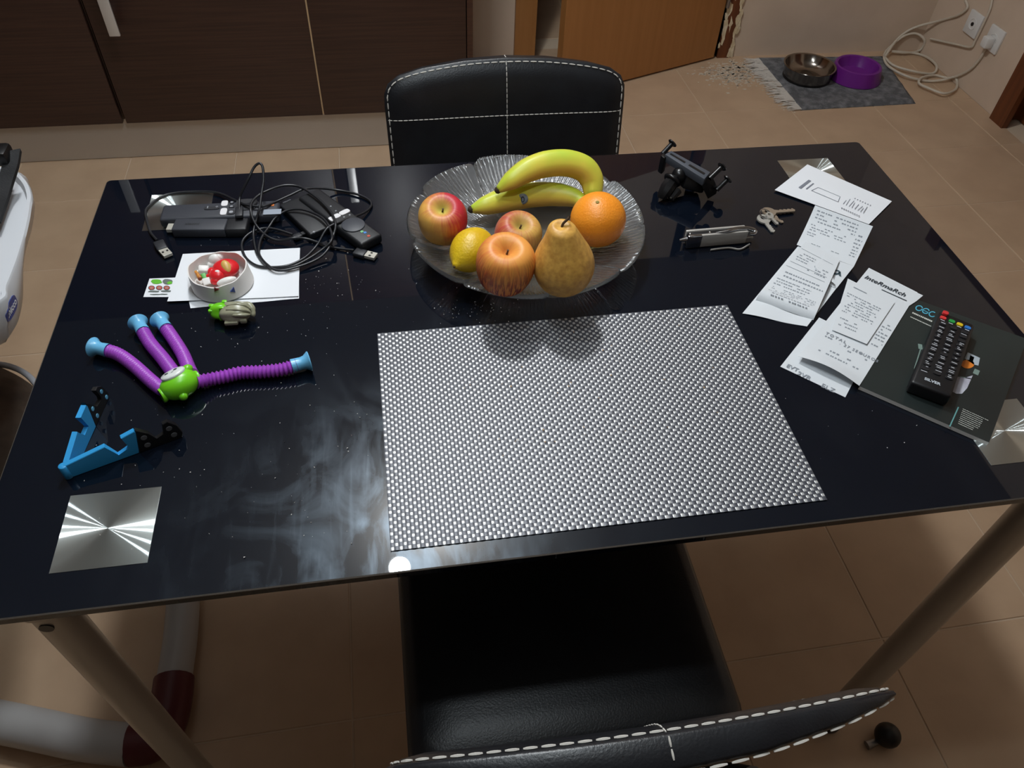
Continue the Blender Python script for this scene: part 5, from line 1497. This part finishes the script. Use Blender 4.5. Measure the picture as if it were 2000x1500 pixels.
# ================================================================== POCKET TOOL, KEYS
mt = thing('pocket_tool', 'silver folding pocket tool with curved hook on the black glass', 'tool', loc0((1341, 486), (1455, 476)))
m_sil = mat('tool_silver', (186, 182, 176), .33, metal=.3)
ta, tb_ = at(1341, 487), at(1455, 477); td = unit(tb_ - ta); tnn = V(-td[1], td[0], 0); TL = np.linalg.norm(tb_ - ta)
Mt = np.array([td, tnn, V(0, 0, 1)]).T
mid = (ta + tb_) / 2
MB().rbox(mid + tnn * .002 + V(0, 0, .0115), (TL, .004, .020), .0012, M=Mt).build('scale', m_sil, mt, smooth=40)
MB().rbox(mid + tnn * .014 + V(0, 0, .0115), (TL, .004, .020), .0012, M=Mt).build('scale', m_sil, mt, smooth=40)
MB().rbox(ta + td * .009 + tnn * .002 + V(0, 0, .0115), (.021, .0052, .0206), .002, M=Mt).build('bolster', m_chrome, mt, smooth=40)
MB().rbox(mid + tnn * .008 + V(0, 0, .0105), (TL * .98, .0078, .0180), .001, M=Mt).build('liner', mat('tool_dark', (58, 58, 60), .35, metal=.8), mt, smooth=40)
for f in (.03, .36, .63):
    MB().ball(ta + td * TL * f + tnn * .006 + V(0, 0, .0205), .0022, 10, 8).build('rivet', m_chrome, mt, smooth=180)
MB().tube([ta - td * .011 + tnn * .006 + V(0, 0, .012), ta + tnn * .007 + V(0, 0, .012)], [.0018, .004], 8).build('blade_tip', m_chrome, mt, smooth=50)
for q, z in ((.005, .016), (.009, .012), (.006, .005)):
    MB().rbox(tb_ + td * .005 + tnn * q + V(0, 0, z), (.016, .0022, .005), .0008, M=Mt).build('blade_end', m_sil, mt, smooth=40)
MB().tube(catmull([at(1398, 455, .021), at(1420, 452, .023), at(1440, 447, .023), at(1460, 446, .022), at(1474, 450, .020), at(1473, 456, .018), at(1464, 457, .018)], 5), [.0012, .0014, .0018, .002, .0022, .0026, .003, .003, .003, .003] + [.003] * 21, 8).build('hook', m_chrome, mt, smooth=60)
MB().tube(catmull([at(1388, 488, .002), at(1423, 484, .002), at(1445, 487, .002), at(1464, 477, .003)], 4), .0013, 6).build('spring_clip', m_sil, mt, smooth=60)

m_k1 = mat('key_bronze', (160, 144, 126), .35, metal=.45); m_k2 = mat('key_steel', (196, 192, 184), .3, metal=.45)
def keyf(name, bow, tip, rb, wb_, h0, h1, m, lab, th=.0022, notches=4):
    A, B = at(*bow, h0), at(*tip, h1); d_ = unit(B - A); n_ = unit(np.cross(V(0, 0, 1), d_)); up = np.cross(d_, n_); L_ = np.linalg.norm(B - A)
    o_ = thing('key', lab, 'key', (A[0], A[1], TZ), 'small keys on one ring')
    rg_ = []; 
    oc = [A + (d_ * cos(2 * pi * k / 20) + n_ * sin(2 * pi * k / 20)) * rb for k in range(20)]
    ic_ = [A - d_ * rb * .25 + (d_ * cos(2 * pi * k / 20) + n_ * sin(2 * pi * k / 20)) * rb * .38 for k in range(20)]
    MB().loft([oc, ic_, [p - up * th for p in ic_], [p - up * th for p in oc], oc], False, False).build('bow', m, o_)
    pl_ = [A + d_ * rb * .9 - n_ * wb_ / 2, B - d_ * .002 - n_ * wb_ / 2, B - n_ * .0, B - d_ * .003 + n_ * wb_ / 2]
    for k in range(notches):
        s = L_ - .004 - (L_ - rb - .006) * k / notches
        pl_ += [A + d_ * s + n_ * wb_ * .5, A + d_ * (s - .0018) + n_ * wb_ * .22]
    pl_.append(A + d_ * rb * .9 + n_ * wb_ / 2)
    MB().poly([p - up * .0003 for p in pl_], -up * th * .8).build('blade', m, o_)
    return o_
keyf('key', (1502, 413), (1553, 409), .0105, .0075, .0060, .0045, m_k1, 'largest bronze key, pointing to the curled receipt')
keyf('key', (1492, 427), (1512, 453), .0098, .0070, .0050, .0026, m_k2, 'pale steel key pointing towards the near table edge')
keyf('key', (1504, 420), (1521, 438), .0060, .0050, .0085, .0030, m_k2, 'short shiny key between the two larger keys', th=.003, notches=2)
keyf('key', (1512, 424), (1531, 434), .0060, .0060, .0040, .0026, m_k1, 'small dull key hidden beneath the other keys', notches=2)
rc_ = at(1494, 418, .0075); Mr = basis((.2, -.35, .92))
MB().tube([rc_ + Mr @ V(.0085 * cos(2 * pi * k / 28), .0085 * sin(2 * pi * k / 28), 0) for k in range(29)], .0009, 6).build('key_ring', m_chrome, smooth=60, label='thin steel split ring holding the small keys', cat='key ring', origin=(rc_[0], rc_[1], TZ))

# ================================================================== CRUMBS
cr = MB(); rr = random.Random(21)
def crumb(mb, p, r):
    vs = [p + V(rr.uniform(-1, 1), rr.uniform(-1, 1), rr.uniform(-.1, 1.1)) * r for _ in range(5)]
    mb.add(vs, [(0, 1, 2), (0, 2, 3), (0, 3, 1), (1, 2, 4), (2, 3, 4), (3, 1, 4)])
spots = [(920 + rr.gauss(0, 45), 606 + rr.gauss(0, 14), 1) for _ in range(70)] + [(640 + rr.gauss(0, 60), 545 + rr.gauss(0, 35), 1) for _ in range(60)] + [(rr.uniform(150, 720), rr.uniform(640, 1090), 1) for _ in range(120)] + [(rr.uniform(300, 800), rr.uniform(440, 700), 1) for _ in range(60)] + [(rr.uniform(1480, 1800), rr.uniform(700, 900), 1) for _ in range(14)]
for u, v, _ in spots:
    if 280 < u < 590 and 480 < v < 605: continue
    if 735 < u and v > 640 and u < 1460: continue
    p = at(u, v, .0004)
    if p[1] < TY0 + .01 or p[0] < TX0 + .01: continue
    crumb(cr, p, rr.uniform(.0003, .0010) * (1.4 if rr.random() < .12 else 1))
cr.build('crumbs', mat('crumb_white', (214, 210, 204), .8), kind='stuff', label='tiny pale crumbs scattered over the black glass table', cat='crumbs')
cm = MB()
for k in range(60):
    s, t = min(.97, max(.03, rr.gauss(.48, .24))), min(.97, max(.03, rr.gauss(.45, .25)))
    p = mpos(s * NXC, t * NYC, .0018); crumb(cm, p, rr.uniform(.0006, .0015))
cm.build('crumbs', mat('crumb_tan', (206, 168, 122), .8), kind='stuff', label='golden brown crumbs scattered on the woven placemat', cat='crumbs')
